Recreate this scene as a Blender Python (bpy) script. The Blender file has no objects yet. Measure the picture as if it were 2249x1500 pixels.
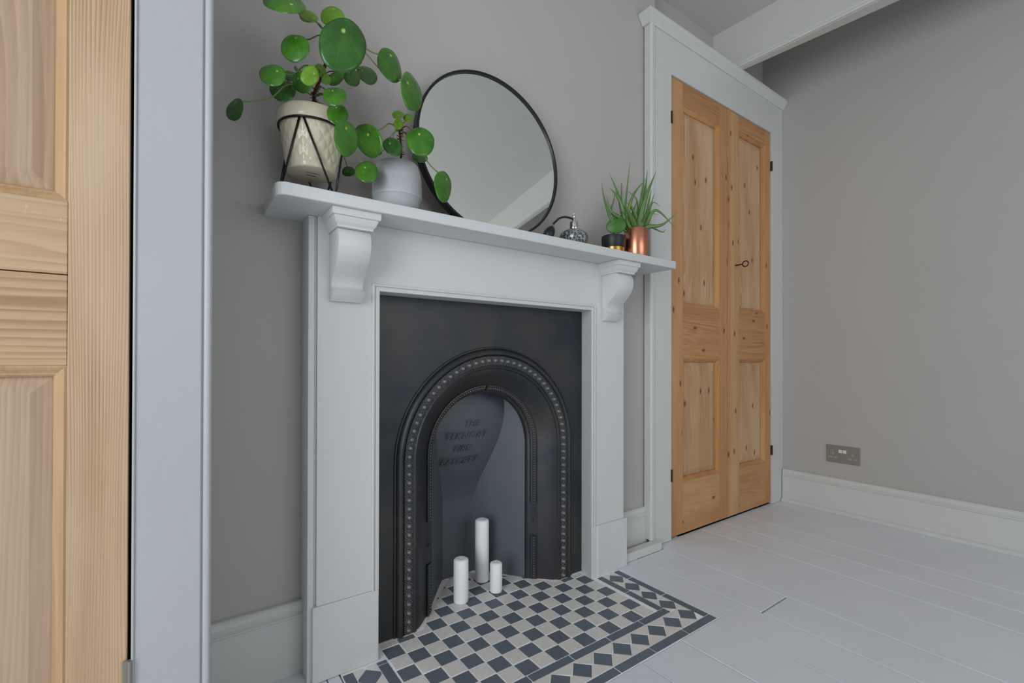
import bpy, bmesh, math, random
from mathutils import Vector, Matrix
R = math.radians
random.seed(7)
scene = bpy.context.scene
COL = scene.collection

# ------------------------------------------------------------------ camera
cam_d = bpy.data.cameras.new('camera')
cam = bpy.data.objects.new('camera', cam_d); COL.objects.link(cam)
cam.location = (0, 0, .755)
yaw, pit, rol = R(35.557), R(.2825), R(.1149)
Fh = Vector((math.sin(yaw), math.cos(yaw), 0)); Rt = Vector((math.cos(yaw), -math.sin(yaw), 0)); Uz = Vector((0, 0, 1))
Fw = Fh*math.cos(pit)+Uz*math.sin(pit); Up = Uz*math.cos(pit)-Fh*math.sin(pit)
R2 = Rt*math.cos(rol)+Up*math.sin(rol); U2 = Up*math.cos(rol)-Rt*math.sin(rol)
cam.rotation_euler = Matrix((R2, U2, -Fw)).transposed().to_euler()
cam_d.sensor_fit = 'HORIZONTAL'; cam_d.sensor_width = 36
cam_d.lens = 36*1019.32/2249
cam_d.shift_y = 35.6/2249
cam_d.clip_start = .02
scene.camera = cam

# ------------------------------------------------------------------ light and exposure
world = bpy.data.worlds.new('world'); scene.world = world; world.use_nodes = True
bg = world.node_tree.nodes['Background']
bg.inputs[0].default_value = (.80, .88, 1, 1); bg.inputs[1].default_value = 1.0
def area(name, loc, rot, sx, sy, power, col):
    l = bpy.data.lights.new(name, 'AREA'); l.shape = 'RECTANGLE'; l.size = sx; l.size_y = sy; l.energy = power; l.color = col
    o = bpy.data.objects.new(name, l); COL.objects.link(o); o.location = loc; o.rotation_euler = rot
    return o
# left window daylight, and fill at an added window behind the camera
area('daylight_and_fill', (-1.74, -.55, 1.20), (0, R(-90), 0), 1.7, 1.5, 46, (.92, .965, 1))
area('daylight_and_fill', (1.45, -2.54, 1.4), (R(90), 0, 0), 2.2, 1.5, 17, (.97, .98, 1))
scene.view_settings.view_transform = 'Standard'
scene.view_settings.look = 'None'
scene.view_settings.exposure = 0.0
scene.view_settings.gamma = 1
scene.view_settings.use_curve_mapping = False

# ------------------------------------------------------------------ materials
def new_mat(name):
    m = bpy.data.materials.new(name); m.use_nodes = True
    nt = m.node_tree; b = nt.nodes['Principled BSDF']
    return m, nt, b
def lin(c):
    return tuple(((v/255)/12.92 if v/255 <= .04045 else (((v/255)+.055)/1.055)**2.4) for v in c)+(1,)
def N(nt, t, **kw):
    n = nt.nodes.new(t)
    for k, v in kw.items():
        setattr(n, k, v)
    return n
def setin(n, **kw):
    for k, v in kw.items():
        n.inputs[k.replace('_', ' ')].default_value = v
    return n
def coords(nt, scale=(1, 1, 1), kind='Object', rand=0):
    tc = N(nt, 'ShaderNodeTexCoord'); mp = N(nt, 'ShaderNodeMapping')
    src = tc.outputs[kind]
    if rand:
        oi = N(nt, 'ShaderNodeObjectInfo'); ml = N(nt, 'ShaderNodeMath', operation='MULTIPLY'); ml.inputs[1].default_value = rand
        nt.links.new(oi.outputs['Random'], ml.inputs[0])
        ad = N(nt, 'ShaderNodeVectorMath', operation='ADD')
        nt.links.new(src, ad.inputs[0]); nt.links.new(ml.outputs[0], ad.inputs[1]); src = ad.outputs[0]
    nt.links.new(src, mp.inputs[0]); mp.inputs['Scale'].default_value = scale
    return mp.outputs[0]
def noise(nt, vec, scale, detail=4, rough=.55, dist=0):
    n = N(nt, 'ShaderNodeTexNoise'); n.inputs['Scale'].default_value = scale; n.inputs['Detail'].default_value = detail
    n.inputs['Roughness'].default_value = rough; n.inputs['Distortion'].default_value = dist
    nt.links.new(vec, n.inputs['Vector']); return n.outputs['Fac']
def ramp(nt, fac, stops):
    r = N(nt, 'ShaderNodeValToRGB'); e = r.color_ramp.elements
    e[0].position, e[0].color = stops[0]; e[1].position, e[1].color = stops[-1]
    for p, c in stops[1:-1]:
        q = e.new(p); q.color = c
    nt.links.new(fac, r.inputs[0]); return r.outputs[0]
def mixc(nt, a, b, fac, blend='MIX'):
    m = N(nt, 'ShaderNodeMix', data_type='RGBA', blend_type=blend)
    for s, v in ((m.inputs[0], fac), (m.inputs[6], a), (m.inputs[7], b)):
        if hasattr(v, 'links') or isinstance(v, bpy.types.NodeSocket): nt.links.new(v, s)
        else: s.default_value = v
    return m.outputs[2]
def bump(nt, b, fac, strength, dist=.001):
    n = N(nt, 'ShaderNodeBump'); n.inputs['Strength'].default_value = strength; n.inputs['Distance'].default_value = dist
    nt.links.new(fac, n.inputs['Height']); nt.links.new(n.outputs[0], b.inputs['Normal']); return n
def paint(name, col, rough=.5, bumpk=.25, scale=60, var=.03, spec=.4):
    m, nt, b = new_mat(name); c = lin(col)
    v = coords(nt)
    f = noise(nt, v, 3, 3)
    dark = tuple(x*(1-var) for x in c[:3])+(1,); light = tuple(min(1, x*(1+var)) for x in c[:3])+(1,)
    nt.links.new(ramp(nt, f, [(.35, dark), (.65, light)]), b.inputs['Base Color'])
    b.inputs['Roughness'].default_value = rough; b.inputs['Specular IOR Level'].default_value = spec
    f2 = noise(nt, v, scale, 5, .6); bump(nt, b, f2, bumpk, .002)
    return m
def plain(name, col, rough=.5, metal=0, spec=.5, **kw):
    m, nt, b = new_mat(name); b.inputs['Base Color'].default_value = lin(col)
    b.inputs['Roughness'].default_value = rough; b.inputs['Metallic'].default_value = metal; b.inputs['Specular IOR Level'].default_value = spec
    f = noise(nt, coords(nt), 80, 3); bump(nt, b, f, kw.get('bumpk', .05), .001)
    return m
def pine(name, axis, base, dark, light, lines=150, warpamt=9, soft=.5, knots=True, paintfleck=0):
    """stripped pine: growth rings running along axis ('Z' or 'X'), knots, paler worn patches"""
    m, nt, b = new_mat(name)
    st = (1, 1, .03) if axis == 'Z' else (.03, 1, 1)
    v = coords(nt, st, rand=9.0)
    vb = coords(nt, (1, 1, .25) if axis == 'Z' else (.25, 1, 1), rand=9.0)
    warp = noise(nt, v, 7, 2, .5)
    tcw = N(nt, 'ShaderNodeSeparateXYZ'); nt.links.new(coords(nt, (1, 1, 1)), tcw.inputs[0])
    across = tcw.outputs[0 if axis == 'Z' else 2]
    big = noise(nt, coords(nt, (1, 1, .16) if axis == 'Z' else (.16, 1, 1), rand=9.0), 5.5, 1, .4)
    ad = N(nt, 'ShaderNodeMath', operation='MULTIPLY_ADD'); ad.inputs[1].default_value = warpamt
    al = N(nt, 'ShaderNodeMath', operation='MULTIPLY'); al.inputs[1].default_value = lines; nt.links.new(across, al.inputs[0])
    nt.links.new(big, ad.inputs[0]); nt.links.new(al.outputs[0], ad.inputs[2])
    ad2 = N(nt, 'ShaderNodeMath', operation='MULTIPLY_ADD'); ad2.inputs[1].default_value = 2.2
    irr = noise(nt, v, 45, 1, .5)
    ad3 = N(nt, 'ShaderNodeMath', operation='MULTIPLY_ADD'); ad3.inputs[1].default_value = 2.6
    nt.links.new(irr, ad3.inputs[0]); nt.links.new(ad.outputs[0], ad3.inputs[2])
    nt.links.new(warp, ad2.inputs[0]); nt.links.new(ad3.outputs[0], ad2.inputs[2])
    fr = N(nt, 'ShaderNodeMath', operation='FRACT'); nt.links.new(ad2.outputs[0], fr.inputs[0])
    ring = ramp(nt, fr.outputs[0], [(0, lin(light)), (.40, lin(base)), (.80, lin(dark)), (.92, lin(dark)), (1, lin(light))])
    fine = noise(nt, v, 160, 3, .6)
    softn = noise(nt, vb, 6, 3, .6)
    c1 = mixc(nt, ring, lin(base), ramp(nt, softn, [(.34, (soft-.22,)*3+(1,)), (.66, (min(1, soft+.40),)*3+(1,))]))
    finec = ramp(nt, fine, [(.3, (.86, .83, .80, 1)), (.7, (1.06, 1.05, 1.04, 1))])
    c2 = mixc(nt, c1, finec, .8, 'MULTIPLY')
    band = noise(nt, v, 16, 2, .5)
    c2 = mixc(nt, c2, ramp(nt, band, [(.32, (.86, .82, .78, 1)), (.62, (1.05, 1.05, 1.05, 1))]), .8, 'MULTIPLY')
    patch = noise(nt, vb, 4, 3)
    c3 = mixc(nt, c2, lin(light), ramp(nt, patch, [(.48, (0, 0, 0, 1)), (.70, (.7, .7, .7, 1))]))
    out = c3
    if knots:
        kv0 = coords(nt, (1, 1, .5) if axis == 'Z' else (.5, 1, 1), rand=5.0); ks = N(nt, 'ShaderNodeSeparateXYZ'); nt.links.new(kv0, ks.inputs[0]); kc = N(nt, 'ShaderNodeCombineXYZ'); nt.links.new(ks.outputs[0], kc.inputs[0]); nt.links.new(ks.outputs[2], kc.inputs[1]); kv = kc.outputs[0]
        vo = N(nt, 'ShaderNodeTexVoronoi', voronoi_dimensions='2D'); vo.inputs['Scale'].default_value = 8; nt.links.new(kv, vo.inputs['Vector'])
        kf = ramp(nt, vo.outputs['Distance'], [(.025, (.85, .85, .85, 1)), (.05, (.4, .4, .4, 1)), (.08, (0, 0, 0, 1))])
        out = mixc(nt, c3, lin((96, 58, 30)), kf)
    if paintfleck:
        pf = noise(nt, coords(nt, (1, 1, .5)), 38, 5, .7)
        pm = noise(nt, coords(nt), 6, 2)
        mm = N(nt, 'ShaderNodeMath', operation='MULTIPLY'); nt.links.new(pf, mm.inputs[0]); nt.links.new(pm, mm.inputs[1])
        out = mixc(nt, out, lin((222, 214, 200)), ramp(nt, mm.outputs[0], [(.40, (0, 0, 0, 1)), (.43, (.8, .8, .8, 1))]))
    nt.links.new(out, b.inputs['Base Color'])
    b.inputs['Roughness'].default_value = .62; b.inputs['Specular IOR Level'].default_value = .25
    bump(nt, b, fr.outputs[0], .03, .0004)
    return m
def iron_mat(name, col, warm, rough=.42):
    m, nt, b = new_mat(name)
    v = N(nt, 'ShaderNodeNewGeometry').outputs['Position']
    f = noise(nt, v, 5, 4); f2 = noise(nt, v, 220, 3)
    c = ramp(nt, f, [(.38, lin(col)), (.68, lin(warm))])
    sep = N(nt, 'ShaderNodeSeparateXYZ'); nt.links.new(v, sep.inputs[0])
    # rust that has crept up from the hearth
    rn = noise(nt, v, 26, 5, .7)
    mr = N(nt, 'ShaderNodeMapRange'); mr.inputs[1].default_value = 0; mr.inputs[2].default_value = .035; mr.inputs[3].default_value = 1; mr.inputs[4].default_value = 0
    nt.links.new(sep.outputs[2], mr.inputs[0])
    mu = N(nt, 'ShaderNodeMath', operation='MULTIPLY'); nt.links.new(rn, mu.inputs[0]); nt.links.new(mr.outputs[0], mu.inputs[1])
    c2 = mixc(nt, c, lin((112, 64, 42)), ramp(nt, mu.outputs[0], [(.42, (0, 0, 0, 1)), (.62, (.7, .7, .7, 1))]))
    nt.links.new(c2, b.inputs['Base Color'])
    b.inputs['Metallic'].default_value = .55; b.inputs['Roughness'].default_value = rough
    bump(nt, b, f2, .18, .0008)
    return m
def tile_mat(name, col, var):
    m, nt, b = new_mat(name); oi = N(nt, 'ShaderNodeObjectInfo')
    c = lin(col); a = tuple(x*(1-var) for x in c[:3])+(1,); d = tuple(x*(1+var) for x in c[:3])+(1,)
    base = ramp(nt, oi.outputs['Random'], [(0, a), (1, d)])
    f = noise(nt, coords(nt, rand=3), 90, 4)
    c2 = mixc(nt, base, ramp(nt, f, [(.3, (.88, .88, .88, 1)), (.7, (1.06, 1.06, 1.06, 1))]), .7, 'MULTIPLY')
    nt.links.new(c2, b.inputs['Base Color']); b.inputs['Roughness'].default_value = .55
    b.inputs['Specular IOR Level'].default_value = .35
    bump(nt, b, f, .08, .0005); return m
def leaf_mat(name, col, dark, gloss=.3):
    m, nt, b = new_mat(name)
    uv = coords(nt, kind='UV')
    ln = N(nt, 'ShaderNodeVectorMath', operation='LENGTH'); nt.links.new(uv, ln.inputs[0])
    f = noise(nt, coords(nt), 28, 3)
    c = ramp(nt, f, [(.35, lin(dark)), (.65, lin(col))])
    grad = N(nt, 'ShaderNodeTexGradient', gradient_type='RADIAL'); nt.links.new(uv, grad.inputs[0])
    ml = N(nt, 'ShaderNodeMath', operation='MULTIPLY'); ml.inputs[1].default_value = 7; nt.links.new(grad.outputs['Fac'], ml.inputs[0])
    fr = N(nt, 'ShaderNodeMath', operation='PINGPONG'); fr.inputs[1].default_value = .5; nt.links.new(ml.outputs[0], fr.inputs[0])
    vein = ramp(nt, fr.outputs[0], [(0, (.28, .28, .28, 1)), (.03, (0, 0, 0, 1))])
    c = mixc(nt, c, lin(tuple(min(255, x*1.25+12) for x in col)), vein)
    dot = ramp(nt, ln.outputs['Value'], [(.045, (1, 1, 1, 1)), (.11, (0, 0, 0, 1))])
    c = mixc(nt, c, lin((176, 196, 110)), dot)
    nt.links.new(c, b.inputs['Base Color']); b.inputs['Roughness'].default_value = gloss
    b.inputs['Specular IOR Level'].default_value = .5
    f2 = noise(nt, coords(nt), 70, 4)
    sb = N(nt, 'ShaderNodeMath', operation='SUBTRACT'); nt.links.new(f2, sb.inputs[0]); nt.links.new(vein, sb.inputs[1])
    bump(nt, b, f2, .6, .002)
    return m

M = {}
M['wall'] = paint('wall_paint', (184, 181, 177), .75, .10, 90, .012, .2)
M['ceil'] = paint('ceiling_paint', (206, 205, 202), .8, .08, 90, .01, .2)
M['trim'] = paint('trim_paint', (210, 211, 208), .42, .16, 70, .015, .4)
M['trim_old'] = paint('old_gloss_paint', (184, 187, 190), .40, .35, 45, .02, .4)
M['surround'] = paint('surround_paint', (213, 215, 215), .45, .12, 60, .012, .4)
M['floor'] = paint('floorboard_paint', (225, 229, 236), .40, .22, 40, .03, .45)
M['dark'] = plain('shadow_gap', (30, 28, 26), .9)
M['iron'] = iron_mat('blackleaded_iron', (55, 60, 67), (76, 74, 72), .46)
M['iron_in'] = iron_mat('fireback_iron', (102, 108, 117), (108, 111, 116), .62)
M['bead'] = iron_mat('polished_bead_iron', (112, 113, 118), (124, 122, 120), .42)
M['tile_dark'] = tile_mat('slate_blue_tile', (104, 113, 124), .08)
M['tile_light'] = tile_mat('putty_tile', (230, 226, 222), .02)
M['grout'] = paint('grout', (254, 252, 250), .85, .6, 200, .05, .2)
M['wax'] = plain('candle_wax', (252, 252, 253), .45); M['wax'].node_tree.nodes['Principled BSDF'].inputs['Subsurface Weight'].default_value = .08
M['wax'].node_tree.nodes['Principled BSDF'].inputs['Subsurface Scale'].default_value = .01
M['wick'] = plain('wick', (225, 222, 214), .9)
M['black_metal'] = plain('black_powder_coat', (11, 11, 13), .32)
M['glass'] = plain('mirror_silver', (238, 243, 238), .02, 1.0, bumpk=0)
M['cream'] = plain('cream_glaze', (226, 215, 190), .18, bumpk=.03)
M['greypot'] = paint('grey_stoneware', (186, 190, 194), .45, .7, 160, .06, .45)
M['greyglaze'] = plain('grey_glaze', (178, 186, 188), .15)
M['soil'] = paint('potting_soil', (52, 38, 28), .95, 1.0, 160, .3, .1)
M['stem'] = paint('bark_stem', (82, 48, 38), .8, 1, 260, .4, .2)
M['petiole'] = plain('petiole_green', (122, 136, 76), .5)
M['petiole_red'] = plain('petiole_brown', (104, 84, 56), .5)
M['leaf0'] = leaf_mat('young_leaf', (112, 156, 34), (94, 138, 30), .3)
M['leaf1'] = leaf_mat('mid_leaf', (72, 126, 34), (52, 106, 28), .2)
M['leaf2'] = leaf_mat('dark_leaf', (54, 104, 36), (40, 86, 28), .22)
M['leaf2b'] = paint('succulent_leaf', (66, 116, 44), .4, .2, 60, .08, .4)
M['aloe'] = paint('aloe_leaf', (100, 138, 74), .38, .5, 150, .35, .5)
M['copper'] = plain('brushed_copper', (214, 146, 118), .30, 1.0)
M['matteblack'] = plain('matt_black_glaze', (28, 30, 36), .45)
M['gold'] = plain('gold_band', (178, 138, 70), .3, 1.0)
M['chrome'] = plain('chrome', (210, 206, 200), .15, 1.0)
M['rubber'] = plain('black_rubber', (14, 14, 18), .4)
M['socket'] = plain('brushed_nickel', (146, 141, 132), .45, .35)
M['socket_white'] = plain('white_plastic', (225, 225, 222), .4)
M['socket_grey'] = plain('grey_insert', (160, 160, 155), .5)
M['hinge'] = plain('old_brass_hinge', (72, 56, 44), .5, .6)
M['key'] = plain('dark_iron_key', (52, 38, 30), .5, .7)
M['window'] = plain('window_frame_paint', (230, 230, 228), .4)
M['ink'] = plain('stamp_ink', (50, 46, 44), .7)
for k, ax in (('Z', 'Z'), ('X', 'X')):
    M['pine'+k] = pine('orange_pine_'+k, ax, (192, 143, 98), (150, 100, 60), (206, 164, 120), 110 if k == 'Z' else 40, 9 if k == 'Z' else 11, .70 if k == 'Z' else .78)
M['paleZ'] = pine('pale_pine_Z', 'Z', (198, 168, 136), (140, 102, 74), (212, 188, 158), 250, 24, .46, knots=False, paintfleck=1)
M['paleX'] = pine('pale_pine_X', 'X', (196, 165, 130), (142, 102, 70), (212, 186, 154), 90, 20, .50, knots=False, paintfleck=1)
M['paleM'] = pine('pale_pine_mould', 'Z', (196, 164, 124), (170, 132, 94), (210, 184, 148), 0, 3, .7, knots=False, paintfleck=1)
M['pineM'] = pine('orange_pine_mould', 'Z', (192, 140, 90), (160, 108, 66), (204, 158, 108), 0, 3, .7, knots=False)
M['pine_pale_stile'] = pine('honey_pine_stile', 'Z', (200, 160, 114), (168, 122, 80), (216, 182, 140), 130, 7, .6)
M['pineP'] = pine('orange_pine_panel', 'Z', (196, 158, 120), (166, 124, 86), (216, 190, 158), 60, 12, .74)
M['paleP'] = pine('pale_pine_panel', 'Z', (190, 166, 142), (164, 134, 108), (204, 184, 160), 120, 16, .74, knots=False, paintfleck=1)

# glass body of the perfume bottle: dark mottled art glass
m, nt, b = new_mat('mottled_glass')
v = coords(nt); vo = N(nt, 'ShaderNodeTexVoronoi'); vo.inputs['Scale'].default_value = 150; nt.links.new(v, vo.inputs['Vector'])
nt.links.new(ramp(nt, vo.outputs['Distance'], [(.1, lin((28, 32, 36))), (.45, lin((70, 80, 82))), (.8, lin((150, 160, 158)))]), b.inputs['Base Color'])
b.inputs['Roughness'].default_value = .08; b.inputs['Coat Weight'].default_value = 1; bump(nt, b, vo.outputs['Distance'], .3, .002)
M['artglass'] = m
# window panes
m, nt, b = new_mat('window_glass'); b.inputs['Base Color'].default_value = (.9, .95, 1, 1); b.inputs['Roughness'].default_value = .3; b.inputs['Transmission Weight'].default_value = 1
M['pane'] = m

# ------------------------------------------------------------------ mesh helpers
def add_box(bm, x0, x1, y0, y1, z0, z1, bev=0):
    vs = [bm.verts.new((x, y, z)) for x in (x0, x1) for y in (y0, y1) for z in (z0, z1)]
    idx = [(0, 1, 3, 2), (4, 6, 7, 5), (0, 4, 5, 1), (2, 3, 7, 6), (0, 2, 6, 4), (1, 5, 7, 3)]
    fs = [bm.faces.new([vs[i] for i in f]) for f in idx]
    if bev:
        es = list({e for f in fs for e in f.edges})
        bmesh.ops.bevel(bm, geom=es, offset=bev, segments=2, profile=.5, affect='EDGES')
def box(x0, x1, y0, y1, z0, z1, bev=0):
    bm = bmesh.new(); add_box(bm, min(x0, x1), max(x0, x1), min(y0, y1), max(y0, y1), min(z0, z1), max(z0, z1), bev); return bm
def add_prism(bm, poly, fn0, fn1):
    """poly: 2D points; fn0 / fn1 map a 2D point to 3D for the two ends"""
    a = [bm.verts.new(fn0(*p)) for p in poly]; b = [bm.verts.new(fn1(*p)) for p in poly]
    n = len(poly); bm.faces.new(a[::-1]); bm.faces.new(b)
    for i in range(n):
        bm.faces.new((a[i], a[(i+1) % n], b[(i+1) % n], b[i]))
def prism_x(poly, x0, x1):      # poly in (y, z)
    bm = bmesh.new(); add_prism(bm, poly, lambda y, z: (x0, y, z), lambda y, z: (x1, y, z)); return bm
def prism_z(poly, z0, z1):      # poly in (x, y)
    bm = bmesh.new(); add_prism(bm, poly, lambda x, y: (x, y, z0), lambda x, y: (x, y, z1)); return bm
def prism_y(poly, y0, y1):      # poly in (x, z)
    bm = bmesh.new(); add_prism(bm, poly, lambda x, z: (x, y0, z), lambda x, z: (x, y1, z)); return bm
def bev_all(bm, w, seg=2, ang=30):
    bmesh.ops.recalc_face_normals(bm, faces=bm.faces)
    es = [e for e in bm.edges if len(e.link_faces) == 2 and e.calc_face_angle(0) > R(ang)]
    bmesh.ops.bevel(bm, geom=es, offset=w, segments=seg, profile=.5, affect='EDGES'); return bm
def add_lathe(bm, prof, c=(0, 0, 0), n=48, fn=None, close=False):
    rings = []
    for j, (r, z) in enumerate(prof):
        if r < 1e-6:
            rings.append([bm.verts.new((c[0], c[1], c[2]+z))])
        else:
            rr = []
            for i in range(n):
                t = 2*math.pi*i/n
                q = r + (fn(t, z, j) if fn else 0)
                rr.append(bm.verts.new((c[0]+q*math.cos(t), c[1]+q*math.sin(t), c[2]+z)))
            rings.append(rr)
    for a, b in zip(rings, rings[1:]):
        if len(a) == 1 and len(b) == 1: continue
        for i in range(n):
            j = (i+1) % n
            if len(a) == 1: bm.faces.new((a[0], b[j], b[i]))
            elif len(b) == 1: bm.faces.new((a[i], a[j], b[0]))
            else: bm.faces.new((a[i], a[j], b[j], b[i]))
    return bm
def lathe(prof, c=(0, 0, 0), n=48, fn=None):
    return add_lathe(bmesh.new(), prof, c, n, fn)
def smooth_path(pts, k=6):
    pts = [Vector(p) for p in pts]
    if len(pts) < 3: return pts
    out = []
    P = [pts[0]*2-pts[1]]+pts+[pts[-1]*2-pts[-2]]
    for i in range(1, len(P)-2):
        for s in range(k):
            t = s/k
            a, b, c, d = P[i-1], P[i], P[i+1], P[i+2]
            out.append(.5*((2*b)+(c-a)*t+(2*a-5*b+4*c-d)*t*t+(3*b-a-3*c+d)*t**3))
    out.append(pts[-1]); return out
def add_tube(bm, pts, r, n=8, closed=False, r1=None):
    pts = [Vector(p) for p in pts]; m = len(pts); rings = []
    up = Vector((0, 0, 1)); prev = None
    for i, p in enumerate(pts):
        if closed: t = pts[(i+1) % m]-pts[i-1]
        else: t = pts[min(i+1, m-1)]-pts[max(i-1, 0)]
        t.normalize()
        if prev is None: u = t.cross(up if abs(t.z) < .9 else Vector((1, 0, 0))).normalized()
        else: u = (prev-t*prev.dot(t)).normalized()
        prev = u; w = t.cross(u)
        rr = r if r1 is None else r+(r1-r)*i/(m-1)
        rings.append([bm.verts.new(p+(u*math.cos(2*math.pi*k/n)+w*math.sin(2*math.pi*k/n))*rr) for k in range(n)])
    rng = range(m) if closed else range(m-1)
    for i in rng:
        a, b = rings[i], rings[(i+1) % m]
        for k in range(n): bm.faces.new((a[k], a[(k+1) % n], b[(k+1) % n], b[k]))
    if not closed:
        bm.faces.new(rings[0][::-1]); bm.faces.new(rings[-1])
    return bm
def tube(pts, r, n=8, closed=False, r1=None): return add_tube(bmesh.new(), pts, r, n, closed, r1)

WL = {}
def tag(o, label=None, cat=None, group=None, kind=None):
    for k, v in (('label', label), ('category', cat), ('group', group), ('kind', kind)):
        if v: o[k] = v
    return o
def obj(name, bm, m, parent=None, origin=None, smooth=False, label=None):
    """link a bmesh whose vertices are world coordinates as one mesh object; its origin is moved to its own base"""
    bmesh.ops.recalc_face_normals(bm, faces=bm.faces)
    me = bpy.data.meshes.new(name)
    if origin is None:
        if parent is None:
            xs = [v.co for v in bm.verts]
            lo = [min(v[i] for v in xs) for i in range(3)]; hi = [max(v[i] for v in xs) for i in range(3)]
            origin = Vector(((lo[0]+hi[0])/2, (lo[1]+hi[1])/2, lo[2]))
        else: origin = WL[parent.name]
    origin = Vector(origin)
    bmesh.ops.translate(bm, verts=bm.verts, vec=-origin)
    if smooth:
        for f in bm.faces: f.smooth = True
    bm.to_mesh(me); bm.free()
    o = bpy.data.objects.new(name, me); COL.objects.link(o)
    me.materials.append(m)
    if smooth and smooth != 'all':
        ang = R(smooth) if smooth is not True else R(40)
        me.set_sharp_from_angle(angle=ang)
    if parent: o.parent = parent; o.location = origin-WL[parent.name]
    else: o.location = origin
    WL[o.name] = origin
    if label: o['label'] = label
    return o
def thing(name, label, cat, loc, group=None):
    o = bpy.data.objects.new(name, None); COL.objects.link(o); o.empty_display_size = .02
    o.location = loc; WL[o.name] = Vector(loc); tag(o, label, cat, group); return o
def struct(name, bm, m, **kw):
    o = obj(name, bm, m, **kw); o['kind'] = 'structure'; return o
def struct_root(name, loc):
    o = bpy.data.objects.new(name, None); COL.objects.link(o); o.location = loc; WL[o.name] = Vector(loc); o['kind'] = 'structure'; return o

# ================================================================== the setting
WX, WY, AY, LY = 2.658, 1.227, 1.30, .95      # right wall, chimney breast, alcove wall, front of the left cupboard
XL, YB, ZC = -1.80, -2.60, 2.377
BEX = 1.607                                     # right edge of the chimney breast
# floor: sub-floor slab and separate painted boards running towards the hearth wall
fl = struct('floor', box(XL, WX+.05, YB, WY+.25, -.06, -.024), M['dark'], origin=(0, 0, -.06))
HX0, HX1, HY0 = .316, 1.284, .758               # hearth edges
edges = [-1.79, -1.635, -1.475, -1.315, -1.155, -.995, -.835, -.675, -.515, -.355, -.195, -.035, .125, .285, .445, .61, .775, .942, 1.103, 1.265, 1.42, 1.58, 1.74, 1.90, 2.06, 2.222, 2.38, 2.54, 2.655]
def board(x0, x1, y0, y1, dz=0):
    g = .0011
    bm = box(x0+g, x1-g, y0, y1, -.022, dz, .0016)
    o = obj('floorboard', bm, M['floor'], fl)
for i, (a, b_) in enumerate(zip(edges, edges[1:])):
    dz = random.uniform(-.0006, .0008)
    yend = WY+.03 if a < 1.6 else WY-.02
    cuts = [YB+.01, YB+.01+random.uniform(.7, 1.7)]
    if b_ <= HX0 or a >= HX1-.005:
        stop = yend
        if abs(a-1.42) < .01:
            board(a, b_, .7006+.001, 1.16, dz); board(a, b_, -.9, .6955, dz); board(a, b_, YB+.01, -.9025, dz); continue
        board(a, b_, YB+.01, cuts[1], dz); board(a, b_, cuts[1]+.002, stop, dz)
    else:
        # boards that meet the hearth are notched round it
        segs = []
        x0, x1 = a, b_
        board(x0, x1, YB+.01, cuts[1], dz)
        board(x0, x1, cuts[1]+.002, HY0-.002, dz)
        if a < HX0: board(x0, HX0-.002, HY0-.0018, yend, dz)
        if b_ > HX1: board(HX1+.002, x1, HY0-.0018, yend, dz)

# chimney breast wall with the fire opening left in it
OX0, OX1, OZ = .425, 1.165, .925
wb = bmesh.new()
add_box(wb, .0, OX0, WY, WY+.3, 0, 2.5); add_box(wb, OX1, BEX, WY, WY+.3, 0, 2.5); add_box(wb, OX0, OX1, WY, WY+.3, OZ, 2.5)
struct('wall_back', wb, M['wall'])
rec = bmesh.new(); add_box(rec, OX0-.05, OX1+.05, WY+.3, WY+.34, -.06, 1.1); add_box(rec, OX0-.05, OX1+.05, 1.45, WY+.3, -.06, -.025)
struct('added_recess_back', rec, M['dark'])  # unseen backing added to stop world light leaking into the firebox
struct('wall_alcove', box(BEX, WX+.1, AY, AY+.1, 0, 2.8), M['wall'])
struct('wall_right', box(WX, WX+.1, YB-.1, AY, 0, 2.8), M['wall'])
LWY0, LWY1, LWZ0, LWZ1 = -1.3, .2, .35, 2.1
wl = bmesh.new()
add_box(wl, XL-.12, XL, YB-.1, LWY0, 0, 2.5); add_box(wl, XL-.12, XL, LWY1, WY+.3, 0, 2.5)
add_box(wl, XL-.12, XL, LWY0, LWY1, 0, LWZ0); add_box(wl, XL-.12, XL, LWY0, LWY1, LWZ1, 2.5)
struct('wall_left', wl, M['wall'])
RWX0, RWX1, RWZ0, RWZ1 = .35, 2.55, .65, 2.15
wr = bmesh.new()
add_box(wr, XL, RWX0, YB-.1, YB, 0, 2.5); add_box(wr, RWX1, WX, YB-.1, YB, 0, 2.8)
add_box(wr, RWX0, RWX1, YB-.1, YB, 0, RWZ0); add_box(wr, RWX0, RWX1, YB-.1, YB, RWZ1, 2.5)
struct('wall_rear', wr, M['wall'])
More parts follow.
